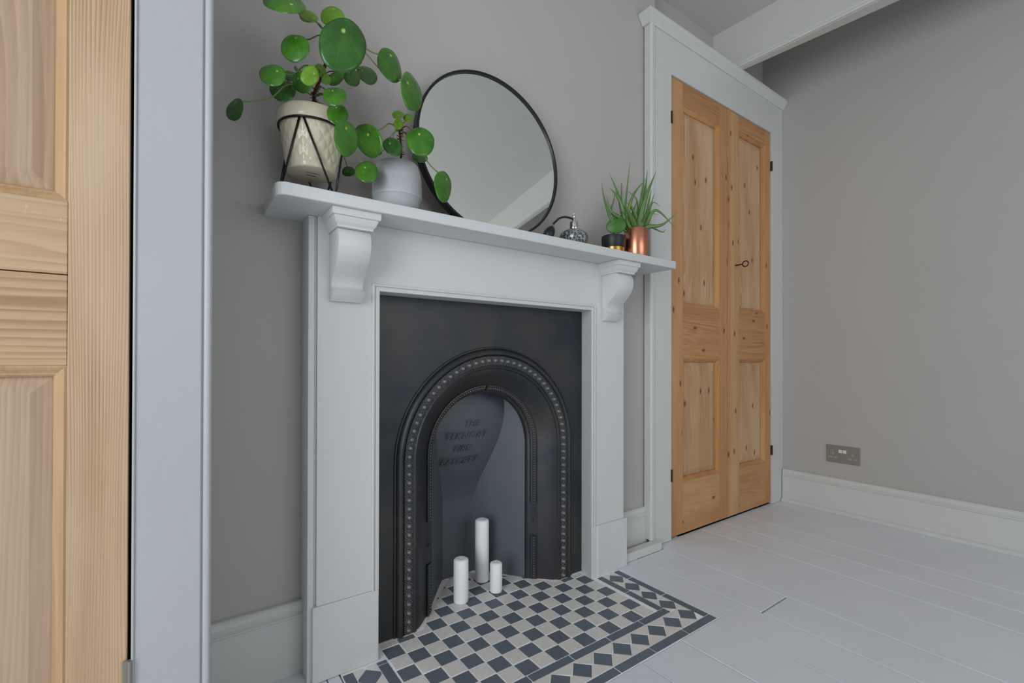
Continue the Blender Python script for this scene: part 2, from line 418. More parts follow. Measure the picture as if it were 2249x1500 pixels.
# window beside the camera; the rear one is added for fill light
w1 = struct_root('window_1', (XL-.06, (LWY0+LWY1)/2, LWZ0)); w2 = struct_root('added_rear_window', ((RWX0+RWX1)/2, YB-.05, RWZ0))
fb = bmesh.new()
for y0, y1, z0, z1 in ((LWY0, LWY0+.06, LWZ0, LWZ1), (LWY1-.06, LWY1, LWZ0, LWZ1), (LWY0+.06, LWY1-.06, LWZ0, LWZ0+.06), (LWY0+.06, LWY1-.06, LWZ1-.06, LWZ1), (LWY0+.06, LWY1-.06, 1.33, 1.37)):
    add_box(fb, XL-.09, XL-.04, y0, y1, z0, z1)
obj('window_frame', fb, M['window'], w1)
obj('pane', box(XL-.068, XL-.062, LWY0+.06, LWY1-.06, LWZ0+.06, LWZ1-.06), M['pane'], w1)
fb = bmesh.new()
for x0, x1, z0, z1 in ((RWX0, RWX0+.06, RWZ0, RWZ1), (RWX1-.06, RWX1, RWZ0, RWZ1), (RWX0+.06, RWX1-.06, RWZ0, RWZ0+.06), (RWX0+.06, RWX1-.06, RWZ1-.06, RWZ1), (1.43, 1.47, RWZ0+.06, RWZ1-.06)):
    add_box(fb, x0, x1, YB-.08, YB-.03, z0, z1)
obj('window_frame', fb, M['window'], w2)
obj('pane', box(RWX0+.06, RWX1-.06, YB-.058, YB-.052, RWZ0+.06, RWZ1-.06), M['pane'], w2)
# ceiling left of the boxed beam, and the higher strip between the beam and the right wall
BX0, BX1 = 2.08, 2.35                             # left bottom edge of the beam at y 1.15 and at the rear
def beam_x(y, k=0): return 2.166+(1.30-y)*.055+k
def beam_r(y): return 2.184+(1.20-y)*.127 if y > .38 else beam_x(y, .035)
cb = prism_z([(XL-.1, YB-.1), (beam_x(YB)+.03, YB-.1), (beam_x(AY)+.03, AY), (AY*0+beam_x(AY)-.0, AY+.05), (XL-.1, AY+.05)], ZC, ZC+.1)
add_prism(cb, [(beam_x(YB), YB-.1), (WX+.1, YB-.1), (WX+.1, AY+.1), (beam_x(AY), AY+.1)], lambda x, y: (x, y, 2.48), lambda x, y: (x, y, 2.58))
struct('ceiling', cb, M['ceil'])
bb = bmesh.new()
t_ = .045
add_prism(bb, [(beam_x(YB), YB), (beam_r(YB), YB), (beam_r(.37), .37), (beam_r(.39), .39), (beam_r(AY)+.012, AY), (beam_x(AY), AY)], lambda x, y: (x, y, 2.154), lambda x, y: (x, y, 2.479))
bm_ = struct('trim_1', bb, M['ceil'])
mb = bmesh.new(); CYF = AY-.001
for k0, z0, z1 in ((-.010, 2.156, 2.166), (-.014, 2.166, 2.174), (-.006, 2.174, 2.186)):
    add_prism(mb, [(beam_x(YB)+k0, YB), (beam_x(YB)-.0002, YB), (beam_x(CYF)-.0002, CYF), (beam_x(CYF)+k0, CYF)], lambda x, y: (x, y, z0), lambda x, y: (x, y, z1))
struct('trim_2', mb, M['trim'])

# skirting: profile of (out, z) points
def skirt_profile(h=.17, t=.016):
    return [(0, 0), (t+.014, 0), (t+.0135, .008), (t+.010, .014), (t+.002, .018), (t, .0185), (t, h-.036), (t+.004, h-.033), (t+.004, h-.030), (t-.003, h-.026), (t-.001, h-.016), (t-.005, h-.008), (t-.004, h-.002), (t-.007, h), (0, h)]
def skirt_back(name, x0, x1, y, h=.17, t=.016, quad=True):
    p = skirt_profile(h, t)
    if not quad: p = [(0, 0), (t, 0)]+p[6:]
    return struct(name, prism_x([(y-o, z) for o, z in p], x0, x1), M['trim'])
skirt_back('baseboard_left', .055, .2425, WY-.0005, .171, .017, quad=False)
skirt_back('baseboard_back', 1.3385, 1.538, WY-.0005, .162, .014, quad=False)
struct('trim_3', box(1.339, 1.5635, 1.158, 1.1925, .001, .032, .002), M['trim'])       # low block under the cupboard bead
pr_ = skirt_profile(.172, .014)
struct('baseboard_right', (lambda bm: (add_prism(bm, pr_, lambda o, z: (WX-.0005-o, YB, z), lambda o, z: (WX-.0005-o, 1.19, z)), bm)[1])(bmesh.new()), M['trim'])

# ================================================================== cupboards
def door_leaf(parent_name_label, cup, x0, x1, yf, z0, z1, stile_l, stile_r, m, hinge_side, pale=False, cross_split=None, midrail=(.762, .988), bot=.235, top=.085):
    """four-part panelled leaf: stiles and rails stand proud, panels recessed, a mould round each panel"""
    MS, MR, MP = m
    d = obj('door', box(x0+.004, x1-.004, yf+.020, yf+.028, z0+.004, z1-.004), MP, cup, label=parent_name_label)
    g = .0012
    sl, sr = x0+stile_l, x1-stile_r
    obj('stile', box(x0, sl, yf, yf+.034, z0, z1, .0015), MS[0], d); obj('stile', box(sr, x1, yf, yf+.034, z0, z1, .0015), MS[1], d)
    rails = [(z0, bot), midrail, (z1-top, z1)]
    for a, b_ in rails:
        if cross_split and a < cross_split < b_:
            obj('rail', box(sl+.0004, sr-.0004, yf+.0006, yf+.034, a, cross_split-.0008, .001), MR, d)
            obj('rail', box(sl+.0004, sr-.0004, yf+.0006, yf+.034, cross_split+.0008, b_, .001), MR, d)
        else:
            obj('rail', box(sl+.0004, sr-.0004, yf+.0006, yf+.034, a, b_, .001), MR, d)
    for a, b_ in ((bot, midrail[0]), (midrail[1], z1-top)):
        # raised-and-fielded panel
        w = .017
        X0, X1, Z0, Z1 = sl+w, sr-w, a+w, b_-w
        pb = bmesh.new()
        ins = .024
        o = [(X0, Z0), (X1, Z0), (X1, Z1), (X0, Z1)]; i_ = [(X0+ins, Z0+ins), (X1-ins, Z0+ins), (X1-ins, Z1-ins), (X0+ins, Z1-ins)]
        vo_ = [pb.verts.new((x, yf+.018, z)) for x, z in o]; vi_ = [pb.verts.new((x, yf+.011, z)) for x, z in i_]
        vb_ = [pb.verts.new((x, yf+.0215, z)) for x, z in o]
        for k in range(4):
            pb.faces.new((vo_[k], vo_[(k+1) % 4], vi_[(k+1) % 4], vi_[k])); pb.faces.new((vb_[k], vb_[(k+1) % 4], vo_[(k+1) % 4], vo_[k]))
        pb.faces.new(vi_); pb.faces.new(vb_[::-1])
        obj('panel', pb, MP, d)
        # mitred mould, profile of (in, depth)
        prof = [(0, .0015), (.003, .0), (.006, .002), (.011, .007), (.0135, .008), (.0165, .0125), (.017, .018)]
        mbm = bmesh.new(); rings = []
        for q, dep in prof:
            rings.append([mbm.verts.new((x, yf+dep, z)) for x, z in ((sl+q, a+q), (sr-q, a+q), (sr-q, b_-q), (sl+q, b_-q))])
        for r0, r1_ in zip(rings, rings[1:]):
            for k in range(4): mbm.faces.new((r0[k], r0[(k+1) % 4], r1_[(k+1) % 4], r1_[k]))
        obj('panel_mould', mbm, M['paleM'] if MP is M['paleP'] else M['pineM'], d)
    return d
def hinge(d, x, yf, z, h=.05):
    hb = box(x-.005, x+.005, yf-.003, yf+.003, z, z+h, .0008)
    add_tube(hb, [(x, yf-.004, z), (x, yf-.004, z+h)], .0028, 8)
    return obj('hinge', hb, M['hinge'], d)

# ---- right-hand cupboard
CY = 1.194
rc = thing('built_in_cupboard', 'white framed alcove cupboard with two orange pine doors, right of the fireplace', 'cupboard', (2.1, CY, 0))
fr = bmesh.new()
FX0, FX1, DX0, DX1, DZ = 1.5655, WX-.001, 1.6745, 2.537, 1.9545
add_box(fr, FX0, DX0, CY, CY+.028, .003, 2.112); add_box(fr, DX1+.0015, FX1, CY, CY+.060, .002, 2.112)
add_box(fr, DX0, DX1+.0015, CY, CY+.060, DZ+.003, 2.112)
add_box(fr, 1.535, FX0, CY+.005, CY+.028, .034, 2.112)
obj('frame', fr, M['trim'], rc)
eb = bmesh.new()
for xa, rr in ((1.5405, .0085), (1.5535, .006)):
    add_tube(eb, [(xa, CY-.0005, .033), (xa, CY-.0005, 2.112)], rr, 12)
add_box(eb, 1.532, 1.564, CY-.001, CY+.004, .033, 2.112)
obj('edge_bead', eb, M['trim'], rc)
cp = [(0, 0), (-.006, 0), (-.010, .008), (-.018, .018), (-.026, .026), (-.028, .034), (-.028, .042), (0, .042)]
cb2 = bmesh.new()
add_prism(cb2, cp, lambda o, z: (1.530+o, CY+o, 2.112+z), lambda o, z: (WX-.002, CY+o, 2.112+z))
add_prism(cb2, cp, lambda o, z: (1.530+o, WY-.002, 2.112+z), lambda o, z: (1.530+o, CY+o, 2.112+z))
add_box(cb2, 1.530, WX-.002, CY, WY-.002, 2.112, 2.154)
add_box(cb2, BEX+.004, WX-.002, WY-.002, AY-.002, 2.134, 2.154)
obj('cornice', cb2, M['trim'], rc)
obj('gap_shade_sheet', box(DX0-.002, DX1, CY+.058, CY+.062, .003, DZ+.002), M['dark'], rc)  # dark sheet behind the doors; its colour gives the gaps their shade
PM = ((M['pineZ'], M['pineZ']), M['pineX'], M['pineP'])
d1 = door_leaf('left-hand orange pine door leaf', rc, DX0+.0015, 2.1235, CY+.006, .010, DZ, .0865, .074, PM, 'l', bot=.232, midrail=(.763, .990), top=.098)
PM2 = ((M['pine_pale_stile'], M['pineZ']), M['pineX'], M['pineP'])
d2 = door_leaf('right-hand pine door leaf with a paler left stile', rc, 2.1265, DX1-.0015, CY+.006, .010, DZ, .094, .056, PM2, 'r', bot=.228, midrail=(.762, .999), top=.075)
# the bead down the meeting edge
obj('meeting_bead', tube([(2.1215, CY+.004, .012), (2.1215, CY+.004, DZ-.002)], .005, 8), M['pineZ'], d1)
for zz in (.247, 1.752): hinge(d1, DX0+.001, CY+.001, zz)
for zz in (.258, 1.756): hinge(d2, DX1-.001, CY+.001, zz)
# nail heads in the door mould
ky = thing('key', 'small dark iron key standing in the right pine cupboard door', 'key', (2.185, CY, 1.21))
kb = tube([(2.187, CY+.012, 1.2155), (2.187, CY-.030, 1.2155)], .003, 8)
obj('shank', kb, M['key'], ky)
ring = [(2.187+.0, CY-.044+.014*math.cos(t), 1.2155+.013*math.sin(t)) for t in [2*math.pi*i/20 for i in range(20)]]
ring = [(2.187+(y-(CY-.044))*.0, y, z) for x, y, z in ring]
obj('bow', tube(ring, .0026, 8, closed=True), M['key'], ky)

# ---- left-hand cupboard, nearer the camera, cut by the frame
lc = thing('built_in_cupboard', 'pale stripped pine cupboard in white painted frame at the left picture edge', 'cupboard', (-.4, LY, 0))
CR = .0455
fr = bmesh.new()
add_box(fr, -.0615, .030, LY, LY+.028, .001, 2.112, .002)
add_box(fr, .030, .0335, LY+.004, LY+.028, .001, 2.112)
add_box(fr, .0285, CR-.002, LY+.029, WY-.001, .001, 2.112)
add_box(fr, -1.17, -.0615, LY, LY+.028, 1.9575, 2.112); add_box(fr, -1.17, -1.0, LY, LY+.028, .001, 1.9575)
obj('frame', fr, M['trim_old'], lc)
obj('edge_bead', tube([(.0385, LY+.0055, .001), (.0385, LY+.0055, 2.112)], .0068, 16), M['trim_old'], lc, smooth=True)
obj('frame_bead', tube([(-.0595, LY-.0002, .001), (-.0595, LY-.0002, 2.112)], .0022, 10), M['trim_old'], lc, smooth=True)
cb3 = bmesh.new()
add_prism(cb3, cp, lambda o, z: (CR+.004-o, LY+o, 2.112+z), lambda o, z: (-1.17, LY+o, 2.112+z))
add_prism(cb3, cp, lambda o, z: (CR+.004-o, WY-.002, 2.112+z), lambda o, z: (CR+.004-o, LY+o, 2.112+z))
add_box(cb3, -1.17, CR+.004, LY, WY-.002, 2.112, 2.154)
obj('cornice', cb3, M['trim_old'], lc)
obj('gap_shade_sheet', box(-1.0, -.03, LY+.062, LY+.066, .003, 1.957), M['dark'], lc)  # shade of the door gaps put into a dark sheet
PL = ((M['paleZ'], M['paleZ']), M['paleX'], M['paleP'])
dl = door_leaf('pale stripped pine door leaf with paint flecks', lc, -.502, -.0665, LY+.004, .010, 1.9545, .075, .0715, PL, 'r', bot=.232, midrail=(.7455, .9915), top=.098, cross_split=.8815)
dl2 = door_leaf('far pine door leaf', lc, -.944, -.5045, LY+.004, .010, 1.9545, .075, .075, PL, 'l', bot=.232, midrail=(.7455, .9915), top=.098)
hb = box(-.0715, -.0605, LY-.002, LY+.003, .230, .2795, .0008); add_tube(hb, [(-.0625, LY-.0035, .230), (-.0625, LY-.0035, .2795)], .003, 8)
obj('hinge', hb, M['socket'], dl)
# left alcove wall behind that cupboard
struct('wall_alcove_left', box(XL, 0, WY, WY+.1, 0, 2.5), M['wall'])

# ================================================================== fireplace surround
fs = thing('fireplace_surround', 'white painted timber fireplace surround with mantel shelf on two scroll corbels', 'fireplace surround', (.795, 1.18, 0))
SY, PY = 1.149, 1.145
MW = M['surround']
for side in (0, 1):
    mirx = (lambda x: x) if side == 0 else (lambda x: 1.590-x)
    if side == 0: xs = (.2425, .2615, .390)
    else: xs = (1.343, 1.3235, 1.184)
    # side strip with a fine groove, then the pilaster face
    pb = bmesh.new()
    def q(x0, x1, y0, z0=.178, z1=1.0925, bev=.0012): add_box(pb, min(x0, x1), max(x0, x1), y0, WY-.001, z0, z1, bev)
    if side == 0:
        obj('edge_strip', box(.2425, .2565, 1.156, WY-.001, .001, 1.0925, .0015), MW, fs)
        obj('edge_bead', box(.2568, .2610, 1.159, WY-.001, .178, 1.0925, .001), MW, fs)
        obj('plinth', box(.252, .4085, PY-.001, WY-.001, .001, .1775, .0022), MW, fs)
    else:
        poly = [(1.1575, PY+.001), (1.187, PY+.001), (1.1885, PY-.002), (1.3372, PY-.002), (1.3372, WY-.001), (1.1745, WY-.001), (1.1745, 1.212)]
        obj('plinth', prism_z(poly, .001, .1775), MW, fs)
obj('jamb', box(.2613, .4085, SY, WY-.001, .178, 1.0925), MW, fs)
obj('jamb', prism_z([(1.1580, SY), (1.3250, SY), (1.3250, WY-.001), (1.1745, WY-.001), (1.1745, 1.212)], .178, 1.0925), MW, fs)
obj('frieze', prism_z([(.4085, SY), (1.1580, SY), (1.1745, 1.212), (1.1745, WY-.001), (.4085, WY-.001)], .9278, 1.0925), MW, fs)
# moulding framing the opening: mitred sweep of a (out, proud) profile
def open_mould(xl, xr, zt, prof, zb=.178):
    bm = bmesh.new(); R_ = []
    for o, p in prof:
        kx = 1.0
        R_.append([bm.verts.new(c) for c in ((xl-o, SY-p, zb), (xl-o, SY-p, zt+o), (xr+o*kx, SY-p, zt+o), (xr+o*kx, SY-p, zb))])
    for a, b_ in zip(R_, R_[1:]):
        for k in range(3): bm.faces.new((a[k], a[k+1], b_[k+1], b_[k]))
    return bm
obj('opening_mould', open_mould(.4082, 1.1582, .9282, [(0, .0), (0, .004), (.006, .005), (.0085, .0045), (.009, .001), (.0115, .0005), (.012, .0045), (.0155, .0055), (.018, .004), (.0185, 0)]), MW, fs)
# mantel shelf with rounded front corners
SX0, SX1, SF, SZ0, SZ1 = .157, 1.4905, 1.0415, 1.093, 1.1205
rad = .022; pts = []
for k in range(9):
    t = math.pi/2*k/8; pts.append((SX0+rad-rad*math.cos(t), SF+rad-rad*math.sin(t)))
for k in range(5):
    t = math.pi/2*k/4; pts.append((SX1-.004+.004*math.sin(t), SF+.004-.004*math.cos(t)))
pts += [(SX1, WY-.0005), (SX0, WY-.0005)]
sb = prism_z(pts, SZ0, SZ1)
bmesh.ops.recalc_face_normals(sb, faces=sb.faces)
es = [e for e in sb.edges if all(abs(v.co.z-SZ1) < 1e-5 for v in e.verts) or all(abs(v.co.z-SZ0) < 1e-5 for v in e.verts)]
es = [e for e in es if min(v.co.y for v in e.verts) < WY-.01]
bmesh.ops.bevel(sb, geom=es, offset=.0028, segments=3, profile=.5, affect='EDGES')
obj('mantel_shelf', sb, MW, fs, smooth=35)
# scroll corbels
def catm(pts, k=5):
    return [(p.x, p.y) for p in smooth_path([Vector((a, b_, 0)) for a, b_ in pts], k)]
def corbel(x0, x1):
    prof = catm([(.070, 1.053), (.0785, 1.040), (.0815, 1.022), (.0775, 1.002), (.064, .981), (.045, .963), (.0285, .948), (.0205, .935), (.0225, .9245), (.0375, .9160)], 5)
    poly = [(SY+.001, 1.053)]+[(SY-d_, z) for d_, z in prof]+[(SY-.013, .8935), (SY+.001, .8935)]
    poly[0] = (SY-.0002, 1.053); poly[-1] = (SY-.0002, .8935)
    c = obj('corbel', bev_all(prism_x(poly, x0, x1), .0012, 2, 50), MW, fs, smooth=35)
    capp = [(0, 0), (.0035, .0), (.0035, .004), (.0085, .010), (.0125, .019), (.0130, .023), (.0175, .024), (.0185, .030), (.0185, .0392), (0, .0392)]
    bm = bmesh.new(); rings = []
    yf_ = SY-.0795
    for o, z in capp[1:-1]:
        o = o*.95
        rings.append([bm.verts.new(c_) for c_ in ((x0-o, SY-.0002, 1.0532+z), (x0-o, yf_-o, 1.0532+z), (x1+o, yf_-o, 1.0532+z), (x1+o, SY-.0002, 1.0532+z))])
    for a, b_ in zip(rings, rings[1:]):
        for k in range(4): bm.faces.new((a[k], a[(k+1) % 4], b_[(k+1) % 4], b_[k]))
    bm.faces.new(rings[0][::-1]); bm.faces.new(rings[-1])
    obj('cap', bm, MW, c)
corbel(.287, .361); corbel(1.209, 1.283)
# ragged strip of old plaster left under the plinth

# ================================================================== iron insert
fi = thing('fireplace_insert', 'black cast iron arched fireplace insert inside the white surround', 'fireplace', (.80, 1.25, 0))
IY, AX, SPR = 1.211, .7975, .470
def arch_pts(r, y, zb=.0, nseg=40):
    out = [(AX-r, y, zb), (AX-r, y, SPR*.5+zb*.5), (AX-r, y, SPR)]
    for k in range(1, nseg):
        t = math.pi-math.pi*k/nseg; out.append((AX+r*math.cos(t), y, SPR+r*math.sin(t)))
    return out+[(AX+r, y, SPR), (AX+r, y, SPR*.5+zb*.5), (AX+r, y, zb)]
def arch_sweep(bm, prof, zb=0, zb2=None):
    rings = [[bm.verts.new(p) for p in arch_pts(r, y, zb)] for r, y in prof]
    for a, b_ in zip(rings, rings[1:]):
        for k in range(len(a)-1): bm.faces.new((a[k], a[k+1], b_[k+1], b_[k]))
    return bm
# front plate with an arched hole
RO = .326
bm = bmesh.new()
A = arch_pts(RO, IY, .001); L0, L1, T = .4095, 1.1735, .9268
inner = [bm.verts.new(p) for p in A]; outer = []
for x, y, z in A:
    if z <= SPR: outer.append(bm.verts.new((L0 if x < AX else L1, IY, z)))
    else:
        dx, dz = x-AX, z-SPR
        s = min(((L1-AX) if dx > 0 else (AX-L0))/max(abs(dx), 1e-6), (T-SPR)/dz)
        outer.append(bm.verts.new((AX+dx*s, IY, SPR+dz*s)))
for k in range(len(A)-1): bm.faces.new((inner[k], inner[k+1], outer[k+1], outer[k]))
# square off the two top corners
for cx_ in (L0, L1):
    cand = [v for v in outer if abs(v.co.x-cx_) < 1e-5 and v.co.z > SPR]; top = [v for v in outer if abs(v.co.z-T) < 1e-5 and abs(v.co.x-cx_) > 1e-5]
    va = max(cand, key=lambda v: v.co.z); vb = min(top, key=lambda v: abs(v.co.x-cx_))
    if va.co.z < T-1e-4: bm.faces.new((va, bm.verts.new((cx_, IY, T)), vb))
bmesh.ops.recalc_face_normals(bm, faces=bm.faces)
ex = bmesh.ops.extrude_face_region(bm, geom=bm.faces[:])
bmesh.ops.translate(bm, verts=[v for v in ex['geom'] if isinstance(v, bmesh.types.BMVert)], vec=(0, .006, 0))
obj('front_plate', bm, M['iron'], fi)
# outer moulding
prof = [(.3262, 1.2112), (.3245, 1.2065), (.3215, 1.2055), (.3190, 1.2075), (.3180, 1.2090), (.3165, 1.2045), (.3130, 1.1995), (.3080, 1.1970), (.3030, 1.1985), (.3005, 1.2025), (.2995, 1.2055), (.2980, 1.2030), (.2960, 1.2045), (.2700, 1.2055), (.2680, 1.2030), (.2655, 1.2020), (.2640, 1.2050), (.2600, 1.2065), (.2585, 1.2105), (.2570, 1.2130)]
am = obj('arch_mould', arch_sweep(bmesh.new(), prof, .001), M['iron'], fi, smooth=30)
# curved splay from the outer moulding to the inner arch
prof = [(.2570, 1.2130), (.2500, 1.2160), (.2400, 1.2240), (.2290, 1.2350), (.2180, 1.2465), (.2100, 1.2545)]
obj('splay', arch_sweep(bmesh.new(), prof, .001), M['iron'], fi, smooth=60)
# inner lip the strip sits on
prof = [(.2100, 1.2545), (.1960, 1.2640), (.1820, 1.2740), (.1790, 1.2790), (.1785, 1.2900)]
obj('inner_lip', arch_sweep(bmesh.new(), prof, .001), M['iron'], fi, smooth=45)
# beads of the outer moulding: one proto, a dome in a ring of grains
bb_ = bmesh.new()
hh = [(.0, -.0092), (.0025, -.0088), (.0052, -.0070), (.0072, -.0036), (.0080, -.0004), (.0088, .0006)]
for k in range(len(hh)): pass
rings = []
for r, y in hh:
    rings.append([bb_.verts.new((0, y, 0))] if r == 0 else [bb_.verts.new((r*math.cos(2*math.pi*i/12), y, r*math.sin(2*math.pi*i/12))) for i in range(12)])
for a, b_ in zip(rings, rings[1:]):
    for i in range(12):
        j = (i+1) % 12
        bb_.faces.new((a[0], b_[i], b_[j]) if len(a) == 1 else (a[i], b_[i], b_[j], a[j]))
for f in bb_.faces: f.smooth = True
bead_me = bpy.data.meshes.new('bead'); bmesh.ops.recalc_face_normals(bb_, faces=bb_.faces); bb_.to_mesh(bead_me); bb_.free(); bead_me.materials.append(M['bead'])
RBD = .2835; total = 2*SPR+math.pi*RBD; nb = 77
def path_at(s, r):
    Ltot = SPR; L2 = math.pi*r
    if s < SPR: return AX-r, s
    if s < SPR+L2:
        t = math.pi-(s-SPR)/r; return AX+r*math.cos(t), SPR+r*math.sin(t)
    return AX+r, SPR-(s-SPR-L2)
grain = bmesh.new()
for k in range(nb):
    s = .012+(total-.024)*k/(nb-1)
    x, z = path_at(s, RBD)
    o = bpy.data.objects.new('bead', bead_me); COL.objects.link(o); o.parent = am
    o.location = Vector((x, 1.2048, z))-WL[am.name]
    for j in range(14):
        t = 2*math.pi*j/14
        gx, gz = x+.0106*math.cos(t), z+.0106*math.sin(t)
        bmesh.ops.create_icosphere(grain, subdivisions=1, radius=.0019, matrix=Matrix.Translation((gx, 1.2045, gz)))
    xm, zm = path_at(min(total, s+.0117), RBD)
    for off in (.0105, -.0105, .0125, -.0125):
        # filler grains between neighbouring rings
        ang = math.atan2(zm-SPR, xm-AX) if zm > SPR else (math.pi if xm < AX else 0)
        bmesh.ops.create_icosphere(grain, subdivisions=1, radius=.0013, matrix=Matrix.Translation((xm+off*math.cos(ang), 1.2045, zm+off*math.sin(ang))))
g = obj('grain_border', grain, M['bead'], fi, smooth='all'); g['kind'] = 'stuff'
# inner beaded strip: arch piece and the two foot pieces, with gaps between them
def strip_piece(s0, s1, r=.1955):
    tot = 2*SPR+math.pi*r
    n = max(2, int((s1-s0)/.012)); bm = bmesh.new(); rings = []
    pr2 = [(.009, .0005), (.0085, -.006), (.0055, -.0085), (.001, -.0085), (-.001, -.0055), (-.0055, -.0065), (-.0085, -.0045), (-.009, .0025)]
    for i in range(n+1):
        s = s0+(s1-s0)*i/n; rr = []
        for o, y in pr2:
            x, z = path_at(min(max(s*1.0, 0), tot), r)
            if SPR < s < SPR+math.pi*r:
                t = math.pi-(s-SPR)/r; ux, uz = math.cos(t), math.sin(t)
            else: ux, uz = (-1, 0) if s <= SPR else (1, 0)
            rr.append(bm.verts.new((x+ux*o, 1.2645-o*.62+y, z+uz*o)))
        rings.append(rr)
    for a, b_ in zip(rings, rings[1:]):
        for k in range(len(pr2)-1): bm.faces.new((a[k], a[k+1], b_[k+1], b_[k]))
    bm.faces.new(rings[0]); bm.faces.new(rings[-1][::-1])
    o_ = obj('beaded_strip', bm, M['iron'], fi)
    gb = bmesh.new(); m_ = int((s1-s0)/.0085)
    for i in range(m_):
        s = s0+(s1-s0)*(i+.5)/m_; x, z = path_at(s, r-.0008)
        bmesh.ops.create_icosphere(gb, subdivisions=1, radius=.0029, matrix=Matrix.Translation((x, 1.2575, z)))
    gg = obj('small_beads', gb, M['bead'], o_, smooth='all'); gg['kind'] = 'stuff'
ri = .1955; tot_i = 2*SPR+math.pi*ri
strip_piece(.278, SPR+math.pi*ri/2-.004); strip_piece(SPR+math.pi*ri/2+.004, tot_i-.262)
strip_piece(.002, .152); strip_piece(tot_i-.150, tot_i-.002)
bs = bmesh.new()
for sx in (-1, 1):
    bmesh.ops.create_uvsphere(bs, u_segments=12, v_segments=8, radius=.0042, matrix=Matrix.Translation((AX+sx*.1945, 1.2630, .206)))
obj('boss', bs, M['iron'], fi, smooth='all')
# cheeks: upright walls following the hearth outline
half = [(.179, 1.288), (.175, 1.292), (.150, 1.326), (.120, 1.366), (.092, 1.402), (.066, 1.432), (.060, 1.438)]
cb4 = bmesh.new(); ZT = .74
for sx in (-1, 1):
    rr = []
    for dx, y in half: rr.append((cb4.verts.new((AX+sx*dx, y, .001)), cb4.verts.new((AX+sx*dx, y, ZT))))
    for a, b_ in zip(rr, rr[1:]): cb4.faces.new((a[0], b_[0], b_[1], a[1]))
obj('cheek', cb4, M['iron_in'], fi, smooth=60)
# fireback: flat below, leaning forward as a rounded hood above
fb2 = bmesh.new(); rows = []
HB = [(0, 1.436), (.27, 1.436), (.323, 1.424), (.38, 1.402), (.437, 1.380), (.49, 1.362), (.539, 1.352), (.58, 1.348), (.62, 1.350), (.66, 1.358), (.75, 1.39)]
def back_y(z):
    for (a, b_), (c, d_) in zip(HB, HB[1:]):
        if a <= z <= c: return b_+(d_-b_)*(z-a)/(c-a)
    return HB[-1][1]
nz, nx = 40, 20
for i in range(nz+1):
    z = .001+(.735)*i/nz; y0 = back_y(z); row = []
    # cheek half-width at depth y0
    w = .060
    for (d0, y_0), (d1_, y_1) in zip(half, half[1:]):
        if y_0 <= y0 <= y_1: w = d0+(d1_-d0)*(y0-y_0)/(y_1-y_0)
    w += .004
    lift = max(0, (z-.60)/.06)
    for j in range(nx+1):
        u = -1+2*j/nx
        y = y0-.010*(1-u*u)*min(1, max(0, (z-.27)/.1))
        row.append(fb2.verts.new((AX+u*w, y+.0, z)))
    rows.append(row)
for a, b_ in zip(rows, rows[1:]):
    for j in range(nx): fb2.faces.new((a[j], a[j+1], b_[j+1], b_[j]))
fbk = obj('fireback', fb2, M['iron_in'], fi, smooth='all')
cv = bmesh.new(); add_box(cv, AX-.21, AX+.21, 1.27, 1.45, .738, .75)
obj('throat_cover', cv, M['iron'], fi)
# cast lettering on the leaning fireback
def text_bm(s, size, ext, shear=0.35):
    cu = bpy.data.curves.new('t', 'FONT'); cu.body = s; cu.size = size; cu.extrude = ext; cu.shear = shear; cu.align_x = 'CENTER'; cu.resolution_u = 2; cu.space_character = 1.1
    to = bpy.data.objects.new('t', cu); COL.objects.link(to)
    dg = bpy.context.evaluated_depsgraph_get(); me = bpy.data.meshes.new_from_object(to.evaluated_get(dg))
    bm = bmesh.new(); bm.from_mesh(me); bpy.data.objects.remove(to); bpy.data.meshes.remove(me); bpy.data.curves.remove(cu); return bm
for s, xc, zc_, sz in (('THE', .792, .533, .030), ('TEKNORT', .775, .493, .033), ('FIRE', .765, .449, .032), ('BASCETT', .762, .405, .032)):
    tb = text_bm(s, sz, .0016)
    sl = math.atan2(back_y(zc_)-back_y(zc_+.02), .02)
    yy = back_y(zc_+.01)-.0100
    rot = Matrix.Rotation(math.pi/2+sl, 4, 'X')
    bmesh.ops.transform(tb, matrix=Matrix.Translation((xc, yy, zc_)) @ rot, verts=tb.verts)
    obj('cast_lettering', tb, M['iron_in'], fbk)

# ================================================================== tiled hearth
th = thing('tiled_hearth', 'hearth of small slate blue and putty tiles with a diamond border', 'hearth', (.80, .95, 0))
ZH = -.0015                                        # underside of the tile faces' joints
IF_Y = 1.2035                                     # front of the iron plate
inner_poly = [(AX-.262, 1.1995), (AX+.262, 1.1995), (AX+.212, 1.2515), (AX+.179, 1.286), (AX+.150, 1.326), (AX+.066, 1.431), (AX-.066, 1.431), (AX-.150, 1.326), (AX-.179, 1.286), (AX-.212, 1.2515)]
front_poly = [(.4095, 1.1385), (1.1560, 1.1385), (1.1725, 1.1950), (.4095, 1.1950)]
bed = prism_z([(HX0, HY0), (HX1, HY0), (HX1, 1.148), (HX0, 1.148)], -.022, -.0001)
add_box(bed, .4275, 1.163, 1.148, 1.449, -.022, -.0001)
add_box(bed, .4100, .4275, 1.148, 1.2265, -.022, -.0001); add_box(bed, 1.163, 1.1745, 1.148, 1.2265, -.022, -.0001)
obj('grout_bed', bed, M['grout'], th)
def area2(p): return sum(p[i][0]*p[(i+1) % len(p)][1]-p[(i+1) % len(p)][0]*p[i][1] for i in range(len(p)))/2
